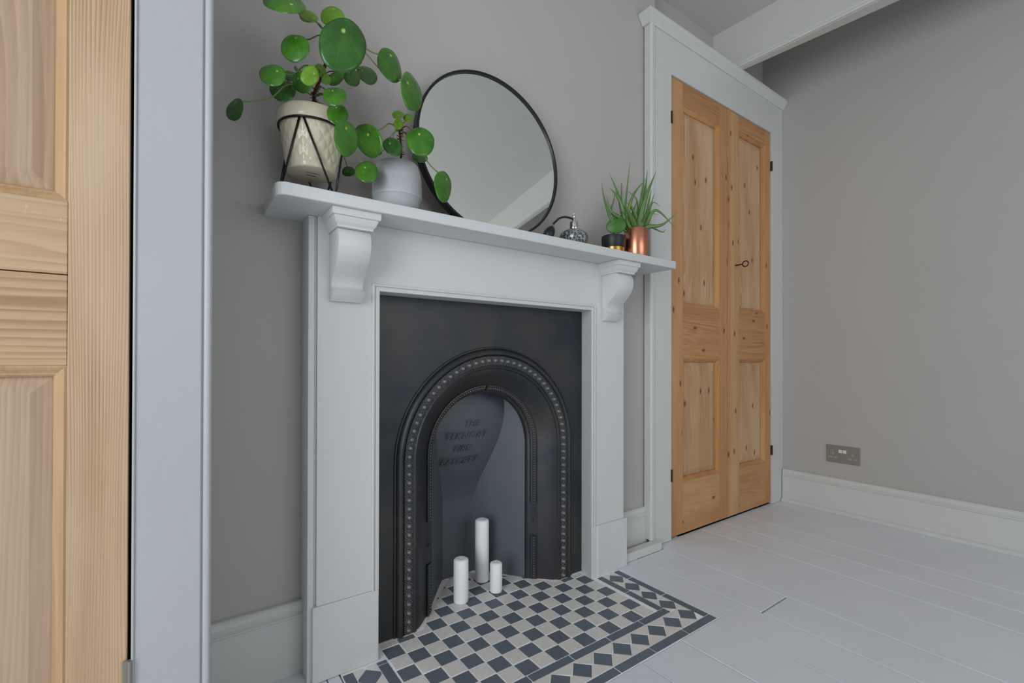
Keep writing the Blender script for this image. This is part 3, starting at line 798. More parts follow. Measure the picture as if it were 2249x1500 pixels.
def clip(poly, cl):
    if area2(cl) < 0: cl = cl[::-1]
    out = poly
    for i in range(len(cl)):
        a, b_ = cl[i], cl[(i+1) % len(cl)]; inp = out; out = []
        if not inp: return []
        def side(p): return (b_[0]-a[0])*(p[1]-a[1])-(b_[1]-a[1])*(p[0]-a[0])
        for k in range(len(inp)):
            p, q_ = inp[k], inp[(k+1) % len(inp)]
            sp, sq = side(p), side(q_)
            if sp >= 0: out.append(p)
            if sp*sq < 0:
                t = sp/(sp-sq); out.append((p[0]+(q_[0]-p[0])*t, p[1]+(q_[1]-p[1])*t))
    return out
def tile(polys, m, name='tile'):
    polys = [p for p in polys if len(p) > 2 and abs(area2(p)) > 2.5e-5]
    if not polys: return
    bm = bmesh.new(); h = random.uniform(.0005, .0012)
    for p in polys:
        if area2(p) < 0: p = p[::-1]
        n = len(p); c = (sum(x for x, y in p)/n, sum(y for x, y in p)/n)
        s = .0007
        top = []
        for x, y in p:
            d = math.hypot(x-c[0], y-c[1]); k = max(0, 1-s/d) if d else 1
            top.append((c[0]+(x-c[0])*k, c[1]+(y-c[1])*k))
        b0 = [bm.verts.new((x, y, -.0055)) for x, y in p]; b1 = [bm.verts.new((x, y, h-.0006)) for x, y in p]; b2 = [bm.verts.new((x, y, h)) for x, y in top]
        bm.faces.new(b2)
        for i in range(n):
            j = (i+1) % n; bm.faces.new((b0[i], b0[j], b1[j], b1[i])); bm.faces.new((b1[i], b1[j], b2[j], b2[i]))
    obj(name, bm, m, th, origin=None)
PX, PYT = .0488, .0493; x_c0, y_c0 = .4525, .9085; G = .0016
def tile_polys(sq, region):
    out = []
    for r in region:
        p = clip(sq, r)
        if p: out.append(p)
    return out
hull_in = [(.4265, .884), (1.1735, .884), (1.1735, 1.1385), (.4265, 1.1385)]
wedge = [inner_poly[0], inner_poly[1], inner_poly[2], inner_poly[3], inner_poly[4], inner_poly[5], inner_poly[6], inner_poly[7], inner_poly[8], inner_poly[9]]
mid = [(.4115, 1.1385), (1.1560, 1.1385), (1.1560, 1.1995), (.4115, 1.1995)]
for i in range(15):
    for j in range(12):
        cx_, cy_ = x_c0+PX*i, y_c0+PYT*j
        sq = [(cx_-PX/2+G, cy_-PYT/2+G), (cx_+PX/2-G, cy_-PYT/2+G), (cx_+PX/2-G, cy_+PYT/2-G), (cx_-PX/2+G, cy_+PYT/2-G)]
        tile(tile_polys(sq, [hull_in, mid, wedge]), M['tile_dark'] if (i+j) % 2 else M['tile_light'])
# slim inner border strips
def strip(x0, x1, y0, y1): tile([[(x0+.0014, y0+.0012), (x1-.0014, y0+.0012), (x1-.0014, y1-.0012), (x0+.0014, y1-.0012)]], M['tile_dark'], 'border_tile')
IX0, IX1, IX2, IX3 = .3985, .4255, 1.1745, 1.2005
IY0, IY1 = .8575, .8835
for x0, x1 in ((IX0, .541), (.541, .676), (.676, .811), (.811, .946), (.946, 1.081), (1.081, IX3)): strip(x0, x1, IY0, IY1)
for xa, xb in ((IX0, IX1), (IX2, IX3)):
    for y0, y1 in ((.8835, 1.0125), (1.0125, 1.1375)) if xa > .5 else ((.8835, .999), (.999, 1.1235), (1.1235, 1.1375)): strip(xa, xb, y0, y1)
OX_0, OX_1, OX_2, OX_3 = .3165, .343, 1.2570, 1.2835; OY0, OY1 = .7585, .7855
for x0, x1 in ((OX_0, .466), (.466, .601), (.601, .736), (.736, .870), (.870, 1.004), (1.004, 1.146), (1.146, OX_3)): strip(x0, x1, OY0, OY1)
for xa, xb in ((OX_0, OX_1), (OX_2, OX_3)):
    for y0, y1 in ((.7855, .935), (.935, 1.0735), (1.0735, 1.1375)): strip(xa, xb, y0, y1)
# diamond band with triangles between
dp = .0671; hb_ = .0262; ym, xr_, xl_ = .8215, 1.2287, .3710
def diamond(x, y, h, reg): 
    p = clip([(x-h, y), (x, y-h), (x+h, y), (x, y+h)], reg); tile([p] if p else [], M['tile_dark'], 'diamond_tile')
bandF = [(OX_1, OY1+.0008), (OX_2, OY1+.0008), (OX_2, IY0-.0008), (OX_1, IY0-.0008)]
hd = .0318
nF = 12; dpF = (xr_-xl_)/nF*1.0
def corner_round(): pass
for k in range(nF+1): diamond(xr_-dpF*k, ym, hd, bandF)
for k in range(nF):
    xm = xr_-dpF*(k+.5); y0, y1 = OY1+.0008, IY0-.0008; w_ = dpF/2
    for yb_, yt in ((y0, ym-.0015), (y1, ym+.0015)):
        hgt = abs(yt-yb_); ww = hgt-.0002+.0045
        tile([[(xm-ww, yb_), (xm+ww, yb_), (xm+.0007, yt), (xm-.0007, yt)]], M['tile_light'], 'triangle_tile')
for xc_, xa, xb in ((xr_, IX3+.0008, OX_2-.0008), (xl_, OX_1+.0008, IX0-.0008)):
    reg = [(xa, IY0*0+.79), (xb, .79), (xb, 1.1375), (xa, 1.1375)]
    for k in range(1, 6): diamond(xc_, ym+.0686*k, hd, reg)
    for k in range(0, 5):
        yc_ = ym+.0686*(k+.5)
        for xe, xt in ((xa, xc_-.0015), (xb, xc_+.0015)):
            ww = abs(xt-xe)+.0045
            p = clip([(xe, yc_-ww), (xt, yc_-.0007), (xt, yc_+.0007), (xe, yc_+ww)], [(xa, .787), (xb, .787), (xb, 1.1375), (xa, 1.1375)])
            if xe != (OX_1+.0008 if xc_ == xl_ else OX_2-.0008) and k == 0: p = clip(p, [(xa, IY0+.004), (xb, IY0+.004), (xb, 1.1375), (xa, 1.1375)])
            if p: tile([p], M['tile_light'], 'triangle_tile')

# plant data: leaf = (centre, axis, axis, radius, attach u, attach v, where on the stem, tone)
BIG_LEAVES = [
  ((0.1661, 1.02, 1.4719), (0.79, -0.564, -0.24), (0.207, 0.646, 0.962), 0.0444, 0.35, -0.1, 't', 1),
  ((0.2203, 1.06, 1.4903), (0.787, -0.561, -0.257), (0.259, 0.551, 1.033), 0.0206, 0.58, -0.0, 't', 0),
  ((0.2791, 1.1, 1.5412), (0.814, -0.582, 0.002), (0.116, 0.471, 1.143), 0.0273, 0.12, 0.73, 't', 0),
  ((0.2683, 0.97, 1.3991), (0.146, -0.098, -0.984), (0.802, -0.075, 0.428), 0.0566, -0.49, 0.1, 't', 2),
  ((0.1884, 1.03, 1.3945), (0.814, -0.582, 0.002), (0.033, 0.202, 1.097), 0.0295, 0.02, 0.76, 't', 1),
  ((0.391, 1.03, 1.4337), (0.335, -0.234, -0.913), (0.667, 0.359, 0.663), 0.0429, -0.47, 0.39, 't', 1),
  ((0.4344, 1.01, 1.3788), (0.201, -0.138, -0.97), (0.675, 0.438, 0.55), 0.0473, -0.43, -0.21, 't', 1),
  ((0.1452, 1.02, 1.3185), (0.802, -0.572, -0.172), (0.184, 0.433, 1.078), 0.0265, 0.33, 0.35, 'm', 1),
  ((0.177, 1.1, 1.3379), (0.766, -0.545, -0.34), (0.306, 0.326, 1.038), 0.0289, -0.04, 0.99, 'm', 2),
  ((0.1962, 1.12, 1.3838), (0.766, -0.545, -0.34), (0.288, 0.553, 0.962), 0.0178, 0.0, 0.0, 'm', 1),
  ((0.2153, 1.02, 1.3408), (0.274, -0.202, 0.94), (-0.774, 0.159, 0.116), 0.0217, 0.32, -0.31, 'm', 0),
  ((0.2076, 1.06, 1.3431), (0.411, -0.288, -0.865), (0.526, -0.866, 0.199), 0.0235, -0.5, -0.14, 'm', 1),
  ((0.2534, 1.1, 1.4068), (0.411, -0.288, -0.865), (0.693, 0.046, 0.695), 0.0158, -0.19, 0.21, 'm', 0),
  ((0.2572, 1.06, 1.3675), (0.411, -0.288, -0.865), (0.711, -0.011, 0.68), 0.0118, 0.0, 0.07, 'm', 0),
  ((0.2912, 1.11, 1.4061), (0.62, -0.447, 0.644), (-0.529, -0.329, 0.195), 0.0209, -0.12, 0.44, 'm', 1),
  ((0.3301, 1.12, 1.4277), (0.526, -0.372, -0.765), (0.64, 0.159, 0.815), 0.0229, -0.58, 0.09, 'm', 2),
  ((0.3722, 1.14, 1.4605), (0.644, -0.456, -0.614), (0.522, 0.405, 0.893), 0.0295, -0.54, 0.06, 't', 2),
  ((0.2587, 1.0, 1.305), (0.806, -0.575, -0.137), (0.223, 0.469, 1.067), 0.0249, -0.2, 0.5, 'b', 1),
  ((0.2727, 1.03, 1.2839), (0.526, -0.372, -0.765), (0.658, -0.019, 0.774), 0.0245, -0.52, 0.35, 'b', 1),
  ((0.2788, 0.985, 1.2163), (0.146, -0.098, -0.984), (0.706, 0.3, 0.427), 0.0385, -0.52, 0.15, 'b', 1),
  ((0.0824, 1.03, 1.2343), (0.301, -0.22, 0.928), (-0.478, 1.022, 0.561), 0.0223, 0.57, 0.29, 'b', 2),
  ((0.3375, 1.17, 1.2218), (0.814, -0.582, 0.002), (0.171, 0.602, 0.98), 0.0166, 0.0, 0.0, 'r', 2),
  ((0.3524, 1.08, 1.1949), (0.766, -0.545, -0.34), (0.373, 0.205, 1.004), 0.0273, -0.24, 0.32, 'r', 1),
  ((0.2087, 1.12, 1.402), (0.411, -0.288, -0.865), (0.384, 0.638, 0.633), 0.0098, 0.0, 0.0, 'm', 2),
]
SMALL_LEAVES = [
  ((0.4451, 1.12, 1.3748), (0.814, -0.582, 0.002), (0.242, 0.614, 1.008), 0.0155, 0.07, -0.14, 's', 0),
  ((0.4689, 1.11, 1.3705), (0.8, -0.573, 0.176), (0.116, 0.611, 1.042), 0.0137, -0.02, 0.04, 's', 0),
  ((0.4383, 1.1, 1.3398), (-0.004, -0.003, 1.0), (-0.876, 0.148, -0.2), 0.0138, 0.08, -0.29, 's', 0),
  ((0.4046, 1.05, 1.2566), (0.608, -0.43, -0.668), (0.624, 0.261, 0.83), 0.0254, -0.39, 0.04, 's', 2),
  ((0.3486, 1.06, 1.2586), (0.386, -0.27, -0.882), (0.308, -0.975, 0.045), 0.0416, -0.28, 0.25, 's', 1),
  ((0.4656, 1.03, 1.2781), (0.526, -0.372, -0.765), (0.723, -0.01, 0.766), 0.0363, -0.41, 0.26, 's', 1),
  ((0.5052, 1.12, 1.2833), (0.787, -0.561, -0.257), (0.414, 0.487, 0.961), 0.0205, -0.08, 0.41, 's', 2),
  ((0.5379, 1.05, 1.191), (0.09, -0.058, -0.994), (0.79, 0.404, 0.351), 0.0404, -0.45, 0.44, 's', 1),
  ((0.4042, 1.15, 1.2754), (0.763, -0.547, 0.344), (0.167, 0.874, 0.735), 0.011, -0.13, 0.11, 's', 2),
]
BIG_STEM = [(0.2472, 1.13, 1.3467), (0.2476, 1.125, 1.3646), (0.2558, 1.12, 1.3918), (0.2676, 1.11, 1.4312), (0.2746, 1.1, 1.4586), (0.28, 1.09, 1.4718)]
SMALL_STEM = [(0.4583, 1.13, 1.2808), (0.4551, 1.13, 1.3173), (0.4535, 1.13, 1.3373), (0.4541, 1.125, 1.3448)]
ALOE_BLADES = [
  ((1.2309, 1.1202, 1.2459), (1.2205, 1.145, 1.3225), (1.2275, 1.1675, 1.3905), 0.0077),
  ((1.2608, 1.1068, 1.2531), (1.2195, 1.115, 1.2757), (1.2056, 1.1225, 1.3259), 0.0118),
  ((1.2506, 1.1382, 1.2799), (1.3106, 1.185, 1.3465), (1.367, 1.2275, 1.4092), 0.0062),
  ((1.3059, 1.1292, 1.2535), (1.3151, 1.165, 1.3634), (1.3017, 1.1975, 1.4545), 0.0121),
  ((1.2967, 1.1112, 1.2449), (1.2757, 1.125, 1.3281), (1.2365, 1.1375, 1.369), 0.0151),
  ((1.3116, 1.1428, 1.2657), (1.3653, 1.195, 1.3714), (1.4216, 1.2425, 1.4889), 0.0064),
  ((1.2896, 1.1135, 1.2469), (1.3205, 1.13, 1.3704), (1.356, 1.145, 1.4936), 0.0068),
  ((1.2822, 1.0955, 1.249), (1.3066, 1.09, 1.3401), (1.3704, 1.085, 1.4115), 0.0118),
  ((1.3625, 1.118, 1.2687), (1.3871, 1.14, 1.3548), (1.3535, 1.16, 1.3896), 0.007),
  ((1.3657, 1.109, 1.2564), (1.3875, 1.12, 1.3412), (1.4187, 1.13, 1.456), 0.016),
  ((1.3754, 1.1135, 1.2591), (1.4209, 1.13, 1.3781), (1.4561, 1.145, 1.4879), 0.0145),
  ((1.3416, 1.091, 1.2479), (1.3621, 1.08, 1.3382), (1.4111, 1.07, 1.448), 0.0194),
  ((1.3981, 1.1135, 1.263), (1.4423, 1.13, 1.3466), (1.4811, 1.145, 1.4219), 0.0092),
  ((1.3853, 1.1, 1.2576), (1.4145, 1.1, 1.3221), (1.4399, 1.1, 1.3803), 0.0091),
  ((1.4128, 1.1135, 1.2765), (1.4683, 1.13, 1.3573), (1.5327, 1.145, 1.3613), 0.0049),
  ((1.3972, 1.1045, 1.2634), (1.4338, 1.11, 1.3012), (1.4815, 1.115, 1.3321), 0.0081),
  ((1.3843, 1.091, 1.2579), (1.4244, 1.08, 1.308), (1.5247, 1.07, 1.258), 0.0117),
  ((1.377, 1.082, 1.2386), (1.4317, 1.06, 1.2508), (1.4953, 1.04, 1.3028), 0.0127),
  ((1.3983, 1.0955, 1.2454), (1.4723, 1.09, 1.2374), (1.4875, 1.085, 1.2497), 0.0048),
  ((1.301, 1.082, 1.2387), (1.2518, 1.06, 1.255), (1.199, 1.04, 1.2815), 0.017),
  ((1.3201, 1.1045, 1.2474), (1.3306, 1.11, 1.2875), (1.3567, 1.115, 1.3364), 0.0131),
  ((1.3485, 1.082, 1.2469), (1.3369, 1.06, 1.2629), (1.3274, 1.04, 1.2791), 0.012),
  ((1.3466, 1.1, 1.2535), (1.3186, 1.1, 1.2931), (1.2835, 1.1, 1.3149), 0.0132),
  ((1.2808, 1.091, 1.2373), (1.2602, 1.08, 1.254), (1.2189, 1.07, 1.2664), 0.0103),
  ((1.3843, 1.091, 1.2553), (1.4033, 1.08, 1.288), (1.4217, 1.07, 1.2888), 0.0043),
]

# ================================================================== candles
def candle(x, y, r, h, wickh, label):
    t = thing('pillar_candle', label, 'candle', (x, y, .0012), 'white pillar candles in the fireplace')
    prof = [(0, 0), (r-.004, 0), (r-.001, .0015), (r, .005), (r, h-.006), (r-.0015, h-.002), (r-.005, h), (r*.6, h+.0015), (.004, h-.001), (0, h-.0015)]
    obj('wax_body', lathe(prof, (x, y, .0013), 48), M['wax'], t, smooth=50)
    obj('wick', tube([(x, y, h-.002), (x+.0004, y, h+wickh*.6), (x+.0015, y-.001, h+wickh)], .0011, 6), M['wick'], t)
candle(.716, 1.273, .0232, .134, .002, 'thick white pillar candle standing at the front left of the three candles')
candle(.842, 1.352, .0235, .209, .003, 'tallest white pillar candle, behind the other two in the fireplace')
candle(.840, 1.262, .0200, .095, .009, 'shortest slim white candle with a long wick, on the right of the three')

# ================================================================== mirror
mir = thing('round_mirror', 'large round mirror in thin black metal frame leaning on the mantel shelf', 'mirror', (.7645, 1.155, SZ1))
RM, TH = .2498, .0748
upv = Vector((0, math.sin(TH), math.cos(TH))); nv = Vector((0, math.cos(TH), -math.sin(TH)))
cM = Vector((.7645, 1.143, SZ1+.002))+upv*RM
def mring(prof, n=128):
    bm = bmesh.new(); rings = []
    for r, d in prof:
        rings.append([bm.verts.new(cM+Vector((1, 0, 0))*r*math.cos(2*math.pi*i/n)+upv*r*math.sin(2*math.pi*i/n)+nv*d) for i in range(n)])
    for k in range(len(rings)):
        a, b_ = rings[k], rings[(k+1) % len(rings)]
        for i in range(n): bm.faces.new((a[i], a[(i+1) % n], b_[(i+1) % n], b_[i]))
    return bm
obj('frame', mring([(RM, .001), (RM-.001, 0), (RM-.006, 0), (RM-.007, .001), (RM-.007, .026), (RM, .026)]), M['black_metal'], mir, smooth=30)
gm = bmesh.new(); vs = [gm.verts.new(cM+Vector((1, 0, 0))*(RM-.0072)*math.cos(2*math.pi*i/96)+upv*(RM-.0072)*math.sin(2*math.pi*i/96)+nv*.006) for i in range(96)]
vs2 = [gm.verts.new(v.co+nv*.004) for v in vs]; gm.faces.new(vs); gm.faces.new(vs2[::-1])
for i in range(96): gm.faces.new((vs[i], vs[(i+1) % 96], vs2[(i+1) % 96], vs2[i]))
obj('mirror_glass', gm, M['glass'], mir)

# ================================================================== plants
def leaf_bm(P, A, B, r, ua, ub, cup=.10):
    """round leaf: unit disc in (A, B), attach dot at (ua, ub); slightly domed, wavy edge, thin but solid"""
    P, A, B = Vector(P), Vector(A), Vector(B); n = A.cross(B).normalized()
    if n.dot(P-Vector((0, 0, .755))) > 0: n = -n
    bm = bmesh.new(); uvl = bm.loops.layers.uv.new('UVMap'); uvd = {}
    nr, ns = 7, 40
    ph = random.uniform(0, 6)
    def pt(rr, t, side):
        wob = 1+.018*math.sin(3*t+ph)+.014*math.sin(5*t+ph*2)
        u, v = rr*math.cos(t)*wob, rr*math.sin(t)*wob
        d2 = (u-ua)**2+(v-ub)**2
        hgt = r*(cup*(.55-rr*rr)+.05*rr*rr*math.sin(2*t+ph)-.07*math.exp(-d2*22))
        th_ = r*.022*(1-rr**6)+.0002
        q = P+A*(u*r)+B*(v*r)+n*(hgt+(th_ if side else -th_))
        vv = bm.verts.new(q); uvd[vv] = (u-ua, v-ub); return vv
    for side in (1, 0):
        cen = pt(0, 0, side); rings = [[pt(k/nr, 2*math.pi*i/ns, side) for i in range(ns)] for k in range(1, nr+1)]
        for i in range(ns): bm.faces.new((cen, rings[0][i], rings[0][(i+1) % ns]))
        for a, b_ in zip(rings, rings[1:]):
            for i in range(ns): bm.faces.new((a[i], a[(i+1) % ns], b_[(i+1) % ns], b_[i]))
        if side: edge = rings[-1]
        else:
            for i in range(ns): bm.faces.new((edge[i], edge[(i+1) % ns], rings[-1][(i+1) % ns], rings[-1][i]))
    for f in bm.faces:
        for l in f.loops: l[uvl].uv = uvd[l.vert]
    att = P+A*(ua*r)+B*(ub*r)-n*(r*.03)
    return bm, att, n
def stem_at(stem, t):
    k = t*(len(stem)-1); i = min(int(k), len(stem)-2); return Vector(stem[i]).lerp(Vector(stem[i+1]), k-i)
def money_plant(t, leaves, stem, origins, stem_r):
    sp = smooth_path(stem, 5)
    sm = obj('stem', tube(sp, stem_r, 10, r1=stem_r*.8), M['stem'], t)
    # stubs of old leaf stalks
    sb_ = bmesh.new()
    for i in range(46):
        p = sp[random.randrange(2, len(sp)-2)]; a = random.uniform(0, 6.28)
        add_tube(sb_, [p, p+Vector((math.cos(a)*.009, math.sin(a)*.009, random.uniform(-.002, .006)))], .0008, 4)
    s_ = obj('stalk_stubs', sb_, M['stem'], sm); s_['kind'] = 'stuff'
    for P, A, B, r, ua, ub, key, tone in leaves:
        bm, att, n = leaf_bm(P, A, B, r, ua, ub)
        lf = obj('leaf', bm, M['leaf%d' % tone], t, smooth='all')
        o0 = origins[key] if not callable(origins[key]) else origins[key](att)
        o0 = Vector(o0); d = att-o0
        mid1 = o0+d*.35+Vector((0, 0, .14*d.length)); mid2 = o0+d*.75+Vector((0, 0, .10*d.length))-n*(.12*d.length)
        pb = tube(smooth_path([o0, mid1, mid2, att], 6), .0015 if r > .02 else .0009, 6)
        obj('leaf_stalk', pb, M['petiole'] if random.random() > .25 else M['petiole_red'], lf, smooth='all')

PCX, PCY = .2440, 1.130
st = thing('plant_stand', 'black wire plant stand with hairpin legs on the left end of the mantel shelf', 'plant stand', (PCX, PCY, SZ1))
ZR = 1.277; RR = .0705
obj('ring', tube([(PCX+RR*math.cos(2*math.pi*i/48), PCY+RR*math.sin(2*math.pi*i/48), ZR) for i in range(48)], .0026, 8, closed=True), M['black_metal'], st, smooth='all')
RF = .0680
for k in range(3):
    b0 = R(180+120*k)
    foot = (PCX+RF*math.cos(b0), PCY+RF*math.sin(b0), SZ1+.0028)
    for s in (-1, 1):
        a0 = b0+s*R(60-3)
        top = (PCX+RR*math.cos(a0), PCY+RR*math.sin(a0), ZR)
        f2 = (foot[0]+.003*math.cos(b0+s*1.57), foot[1]+.003*math.sin(b0+s*1.57), foot[2])
        obj('leg', tube([top, f2], .0024, 8), M['black_metal'], st, smooth='all')
    obj('foot_bend', lathe([(0, -.0026), (.002, -.002), (.0034, 0), (.002, .002), (0, .0026)], foot, 10), M['black_metal'], st, smooth='all')
# little crossbars that carry the pot base
cr = bmesh.new()
for k in range(3):
    a = R(180+120*k); add_tube(cr, [(PCX, PCY, 1.1735), (PCX+.0625*math.cos(a), PCY+.0625*math.sin(a), 1.1735)], .0018, 6)
# (the pot hangs in the ring by its rim: no crossbars are seen in the photograph)
cr.free()
lp = thing('potted_plant', 'tall round-leaved money plant in a quilted cream pot held by the wire stand', 'potted plant', (PCX, PCY, 1.178))
def quilt(t, z, j):
    if not (.012 < z < .098): return 0
    a = math.sin(9*t+z*95); b_ = math.sin(9*t-z*95)
    return .0011*min(abs(a), abs(b_))**.6*2-.0005
prof = [(0, 0), (.0500, 0), (.0522, .0015), (.0530, .004)]+[(.0530+.0135*(k/30), .004+.094*k/30) for k in range(1, 31)]+[(.0695, .1000), (.0730, .1030), (.0738, .1100), (.0738, .1260), (.0730, .1300), (.0715, .1318), (.0690, .1310), (.0672, .1270), (.0660, .1150), (.0, .1150)]
obj('pot', lathe(prof, (PCX, PCY, 1.178), 144, quilt), M['cream'], lp, smooth=50)
obj('soil', lathe([(0, .1175), (.064, .1165), (.0655, .1155)], (PCX, PCY, 1.178), 32), M['soil'], lp)
ink = bmesh.new()
for row, y_, n_, h_ in ((0, -.012, 9, .0030), (1, .004, 6, .0040)):
    for i in range(n_):
        x_ = PCX-.0005+(i-n_/2)*.0034; add_box(ink, x_, x_+.0022, PCY+y_, PCY+y_+h_*.8, 1.1774, 1.1779)
obj('base_stamp', ink, M['ink'], lp)
def org_big(key):
    return {'t': stem_at(BIG_STEM, .95), 'm': stem_at(BIG_STEM, .45), 'b': stem_at(BIG_STEM, .12), 'r': stem_at(BIG_STEM, .05)}[key]
bo = {k: org_big(k) for k in 'tmbr'}
money_plant(lp, BIG_LEAVES, [(PCX+.0, PCY, 1.293)]+BIG_STEM, bo, .0042)

GX, GY = .4478, 1.130
gp = thing('potted_plant', 'small money plant in a round grey stoneware pot in front of the mirror', 'potted plant', (GX, GY, SZ1))
prof = [(0, .0008), (.034, .0008), (.040, .0030), (.0510, .0140), (.0570, .0260), (.0605, .0400), (.0612, .0410)]
obj('glazed_foot', lathe(prof, (GX, GY, SZ1), 64), M['greyglaze'], gp, smooth='all')
prof = [(.0612, .0412), (.0622, .0425), (.0622, .050), (.0618, .051), (.0618, .074), (.0612, .075), (.0606, .090), (.0575, .108), (.0535, .121), (.0510, .1270), (.0495, .1283), (.0478, .1275), (.0470, .122), (.0490, .112), (0, .112)]
obj('pot', lathe(prof, (GX, GY, SZ1), 64), M['greypot'], gp, smooth=50)
obj('soil', lathe([(0, .1150), (.047, .1140), (.0485, .1125)], (GX, GY, SZ1), 32), M['soil'], gp)
so = {'s': stem_at(SMALL_STEM, .8)}
money_plant(gp, SMALL_LEAVES, [(GX, GY, SZ1+.112)]+SMALL_STEM, so, .0028)

# ---- perfume atomiser
BX_, BY_ = 1.058, 1.130
pa = thing('perfume_atomiser', 'squat mottled glass perfume atomiser with black hose and squeeze bulb', 'perfume bottle', (BX_, BY_, SZ1))
obj('bottle', lathe([(0, .0006), (.026, .0006), (.034, .006), (.043, .018), (.0478, .031), (.0485, .040), (.0455, .050), (.036, .0595), (.022, .0655), (.014, .0680), (.0, .0682)], (BX_, BY_, SZ1), 56), M['artglass'], pa, smooth='all')
col_ = obj('collar', lathe([(.0, .0683), (.0150, .0683), (.0155, .071), (.0135, .073), (.0135, .088), (.0125, .091), (.0055, .092), (.0045, .098), (.0, .098)], (BX_, BY_, SZ1), 32), M['chrome'], pa, smooth=40)
obj('nozzle', lathe([(0, .0982), (.0042, .0982), (.0045, .104), (.0032, .106), (.0046, .111), (.0036, .114), (.0016, .116), (.0022, .120), (0, .1225)], (BX_, BY_, SZ1), 16), M['chrome'], pa, smooth=40)
hose = smooth_path([(BX_-.004, BY_, SZ1+.100), (1.040, 1.127, SZ1+.101), (1.012, 1.122, SZ1+.098), (.985, 1.117, SZ1+.088), (.962, 1.112, SZ1+.071), (.950, 1.110, SZ1+.060)], 6)
obj('hose', tube(hose, .0034, 10), M['rubber'], pa, smooth='all')
obj('hose_tip', tube([(.950, 1.110, SZ1+.060), (.9445, 1.108, SZ1+.0535)], .0028, 10), M['chrome'], pa)
bl = lathe([(0, -.0245), (.006, -.0235), (.012, -.019), (.0162, -.010), (.0168, 0), (.0145, .011), (.0095, .020), (.004, .0245), (0, .0250)], (0, 0, 0), 28)
bmesh.ops.transform(bl, matrix=Matrix.Translation((.931, 1.105, SZ1+.0285)) @ Matrix.Rotation(R(28), 4, 'Y') @ Matrix.Rotation(R(8), 4, 'X'), verts=bl.verts)
obj('squeeze_bulb', bl, M['rubber'], pa, smooth='all')

# ---- black pot with a single heart-shaped succulent leaf
KX, KY = 1.249, 1.130
hp = thing('potted_succulent', 'single heart-shaped green leaf in a small black pot with gold base band', 'potted plant', (KX, KY, SZ1))
obj('pot', lathe([(.0385, .0300), (.0397, .032), (.0418, .060), (.0418, .070), (.0410, .0725), (.0395, .0728), (.0385, .070), (.0380, .062), (0, .062)], (KX, KY, SZ1), 48), M['matteblack'], hp, smooth=40)
obj('gold_band', lathe([(0, .0006), (.0365, .0006), (.0378, .002), (.0390, .0302), (.0384, .0302)], (KX, KY, SZ1), 48), M['gold'], hp, smooth=40)
obj('soil', lathe([(0, .0655), (.0375, .0645)], (KX, KY, SZ1), 24), M['soil'], hp)
hv = []
for i in range(48):
    t = 2*math.pi*i/48
    x_ = .0345*(math.sin(t)*(.86+.14*abs(math.sin(t)))); z_ = .0285*math.cos(t)-.008*math.exp(-(math.sin(t)/.22)**2)*(1 if math.cos(t) > 0 else -.3)
    hv.append((x_, z_))
hl = bmesh.new()
axx = Vector((.74, -.62, .05)).normalized(); axn = Vector((.62, .74, 0)); c0 = Vector((KX-.006, KY-.018, SZ1+.1065))
rings = []
for s, d in ((.92, -.0035), (1, -.0015), (1, .0015), (.92, .0035)):
    rings.append([hl.verts.new(c0+axx*x_*s+Vector((0, 0, z_*s))+axn*(d-.05*x_)) for x_, z_ in hv])
for a, b_ in zip(rings, rings[1:]):
    for i in range(48): hl.faces.new((a[i], a[(i+1) % 48], b_[(i+1) % 48], b_[i]))
hl.faces.new(rings[0]); hl.faces.new(rings[-1][::-1])
obj('leaf', hl, M['leaf2b'], hp, smooth=50)
obj('leaf_stalk', tube([(KX-.006, KY-.017, SZ1+.062), (KX-.006, KY-.018, SZ1+.082)], .003, 8), M['petiole'], hp)

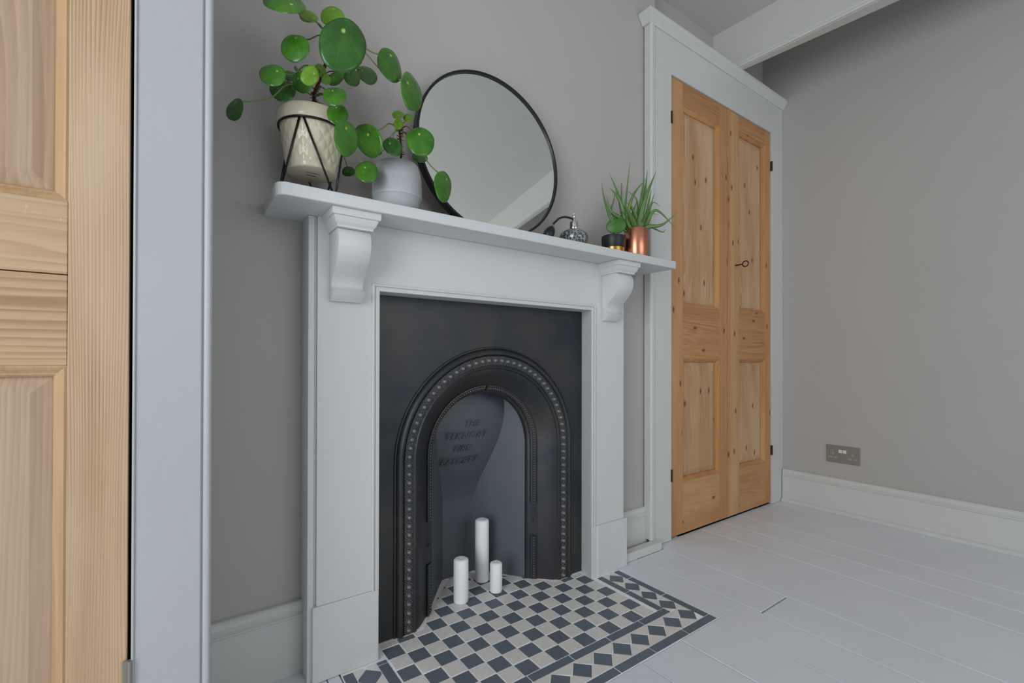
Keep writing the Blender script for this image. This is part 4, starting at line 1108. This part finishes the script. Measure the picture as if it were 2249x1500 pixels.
# ---- aloe in a copper pot
CX_, CY_ = 1.335, 1.100
ap = thing('potted_aloe', 'spiky aloe in a shiny copper pot at the right end of the mantel shelf', 'potted plant', (CX_, CY_, SZ1))
obj('pot', lathe([(0, .0006), (.0415, .0006), (.0422, .002), (.0422, .1035), (.0416, .1045), (.0405, .1045), (.0400, .1030), (.0400, .094), (0, .094)], (CX_, CY_, SZ1), 64), M['copper'], ap, smooth=40)
obj('soil', lathe([(0, .0975), (.0395, .0965)], (CX_, CY_, SZ1), 24), M['soil'], ap)
for a, m_, tip, w in ALOE_BLADES:
    a, m_, tip = Vector(a), Vector(m_), Vector(tip)
    # root the blade inside the pot
    root = Vector((CX_+(a.x-CX_)*.35, CY_+(a.y-CY_)*.35, SZ1+.092))
    pts_ = smooth_path([root, a, m_, tip], 6); n_ = len(pts_)
    bm = bmesh.new(); rings = []
    for i, p in enumerate(pts_):
        s = i/(n_-1); t_d = (pts_[min(i+1, n_-1)]-pts_[max(i-1, 0)]).normalized()
        view = Vector((.72, .66, .2)); u = t_d.cross(view).normalized(); v_ = u.cross(t_d)
        hw = w*.68*(1-s**1.6)*(.75+.35*min(1, s*4))+.0003
        rings.append([bm.verts.new(p+q_) for q_ in (u*hw, u*hw*.45-v_*hw*.42, -u*hw*.45-v_*hw*.42, -u*hw, v_*hw*.22*-1+v_*hw*.36)])
    for r0, r1_ in zip(rings, rings[1:]):
        for k in range(5): bm.faces.new((r0[k], r0[(k+1) % 5], r1_[(k+1) % 5], r1_[k]))
    bm.faces.new(rings[0][::-1]); bm.faces.new(rings[-1])
    obj('leaf', bm, M['aloe'], ap, smooth='all')

# ================================================================== wall socket
so_ = thing('wall_socket', 'brushed metal double wall socket above the right skirting board', 'socket', (WX, .912, .25))
sx = WX-.0007
fpb = box(sx-.004, sx, .8405, .9845, .249, .334, .0015)
fp_ = obj('faceplate', fpb, M['socket'], so_)
for y_ in (.9225, .9045): obj('switch', box(sx-.0085, sx-.0035, y_-.0075, y_+.0075, .299, .315, .0012), M['socket_white'], so_)
for y_ in (.955, .871):
    obj('pin_slot', (lambda b: b)(box(sx-.0048, sx-.0035, y_-.0045, y_+.0045, .288, .301, .001)), M['socket_grey'], so_)
    obj('pin_slot', box(sx-.0048, sx-.0035, y_-.019, y_-.004, .271, .279, .001), M['socket_grey'], so_)
    obj('pin_slot', box(sx-.0048, sx-.0035, y_+.004, y_+.019, .271, .279, .001), M['socket_grey'], so_)
for y_ in (.976, .849): 
    sc_ = bmesh.new(); add_tube(sc_, [(sx-.0052, y_, .2915), (sx-.0035, y_, .2915)], .003, 12); obj('screw', sc_, M['chrome'], so_)
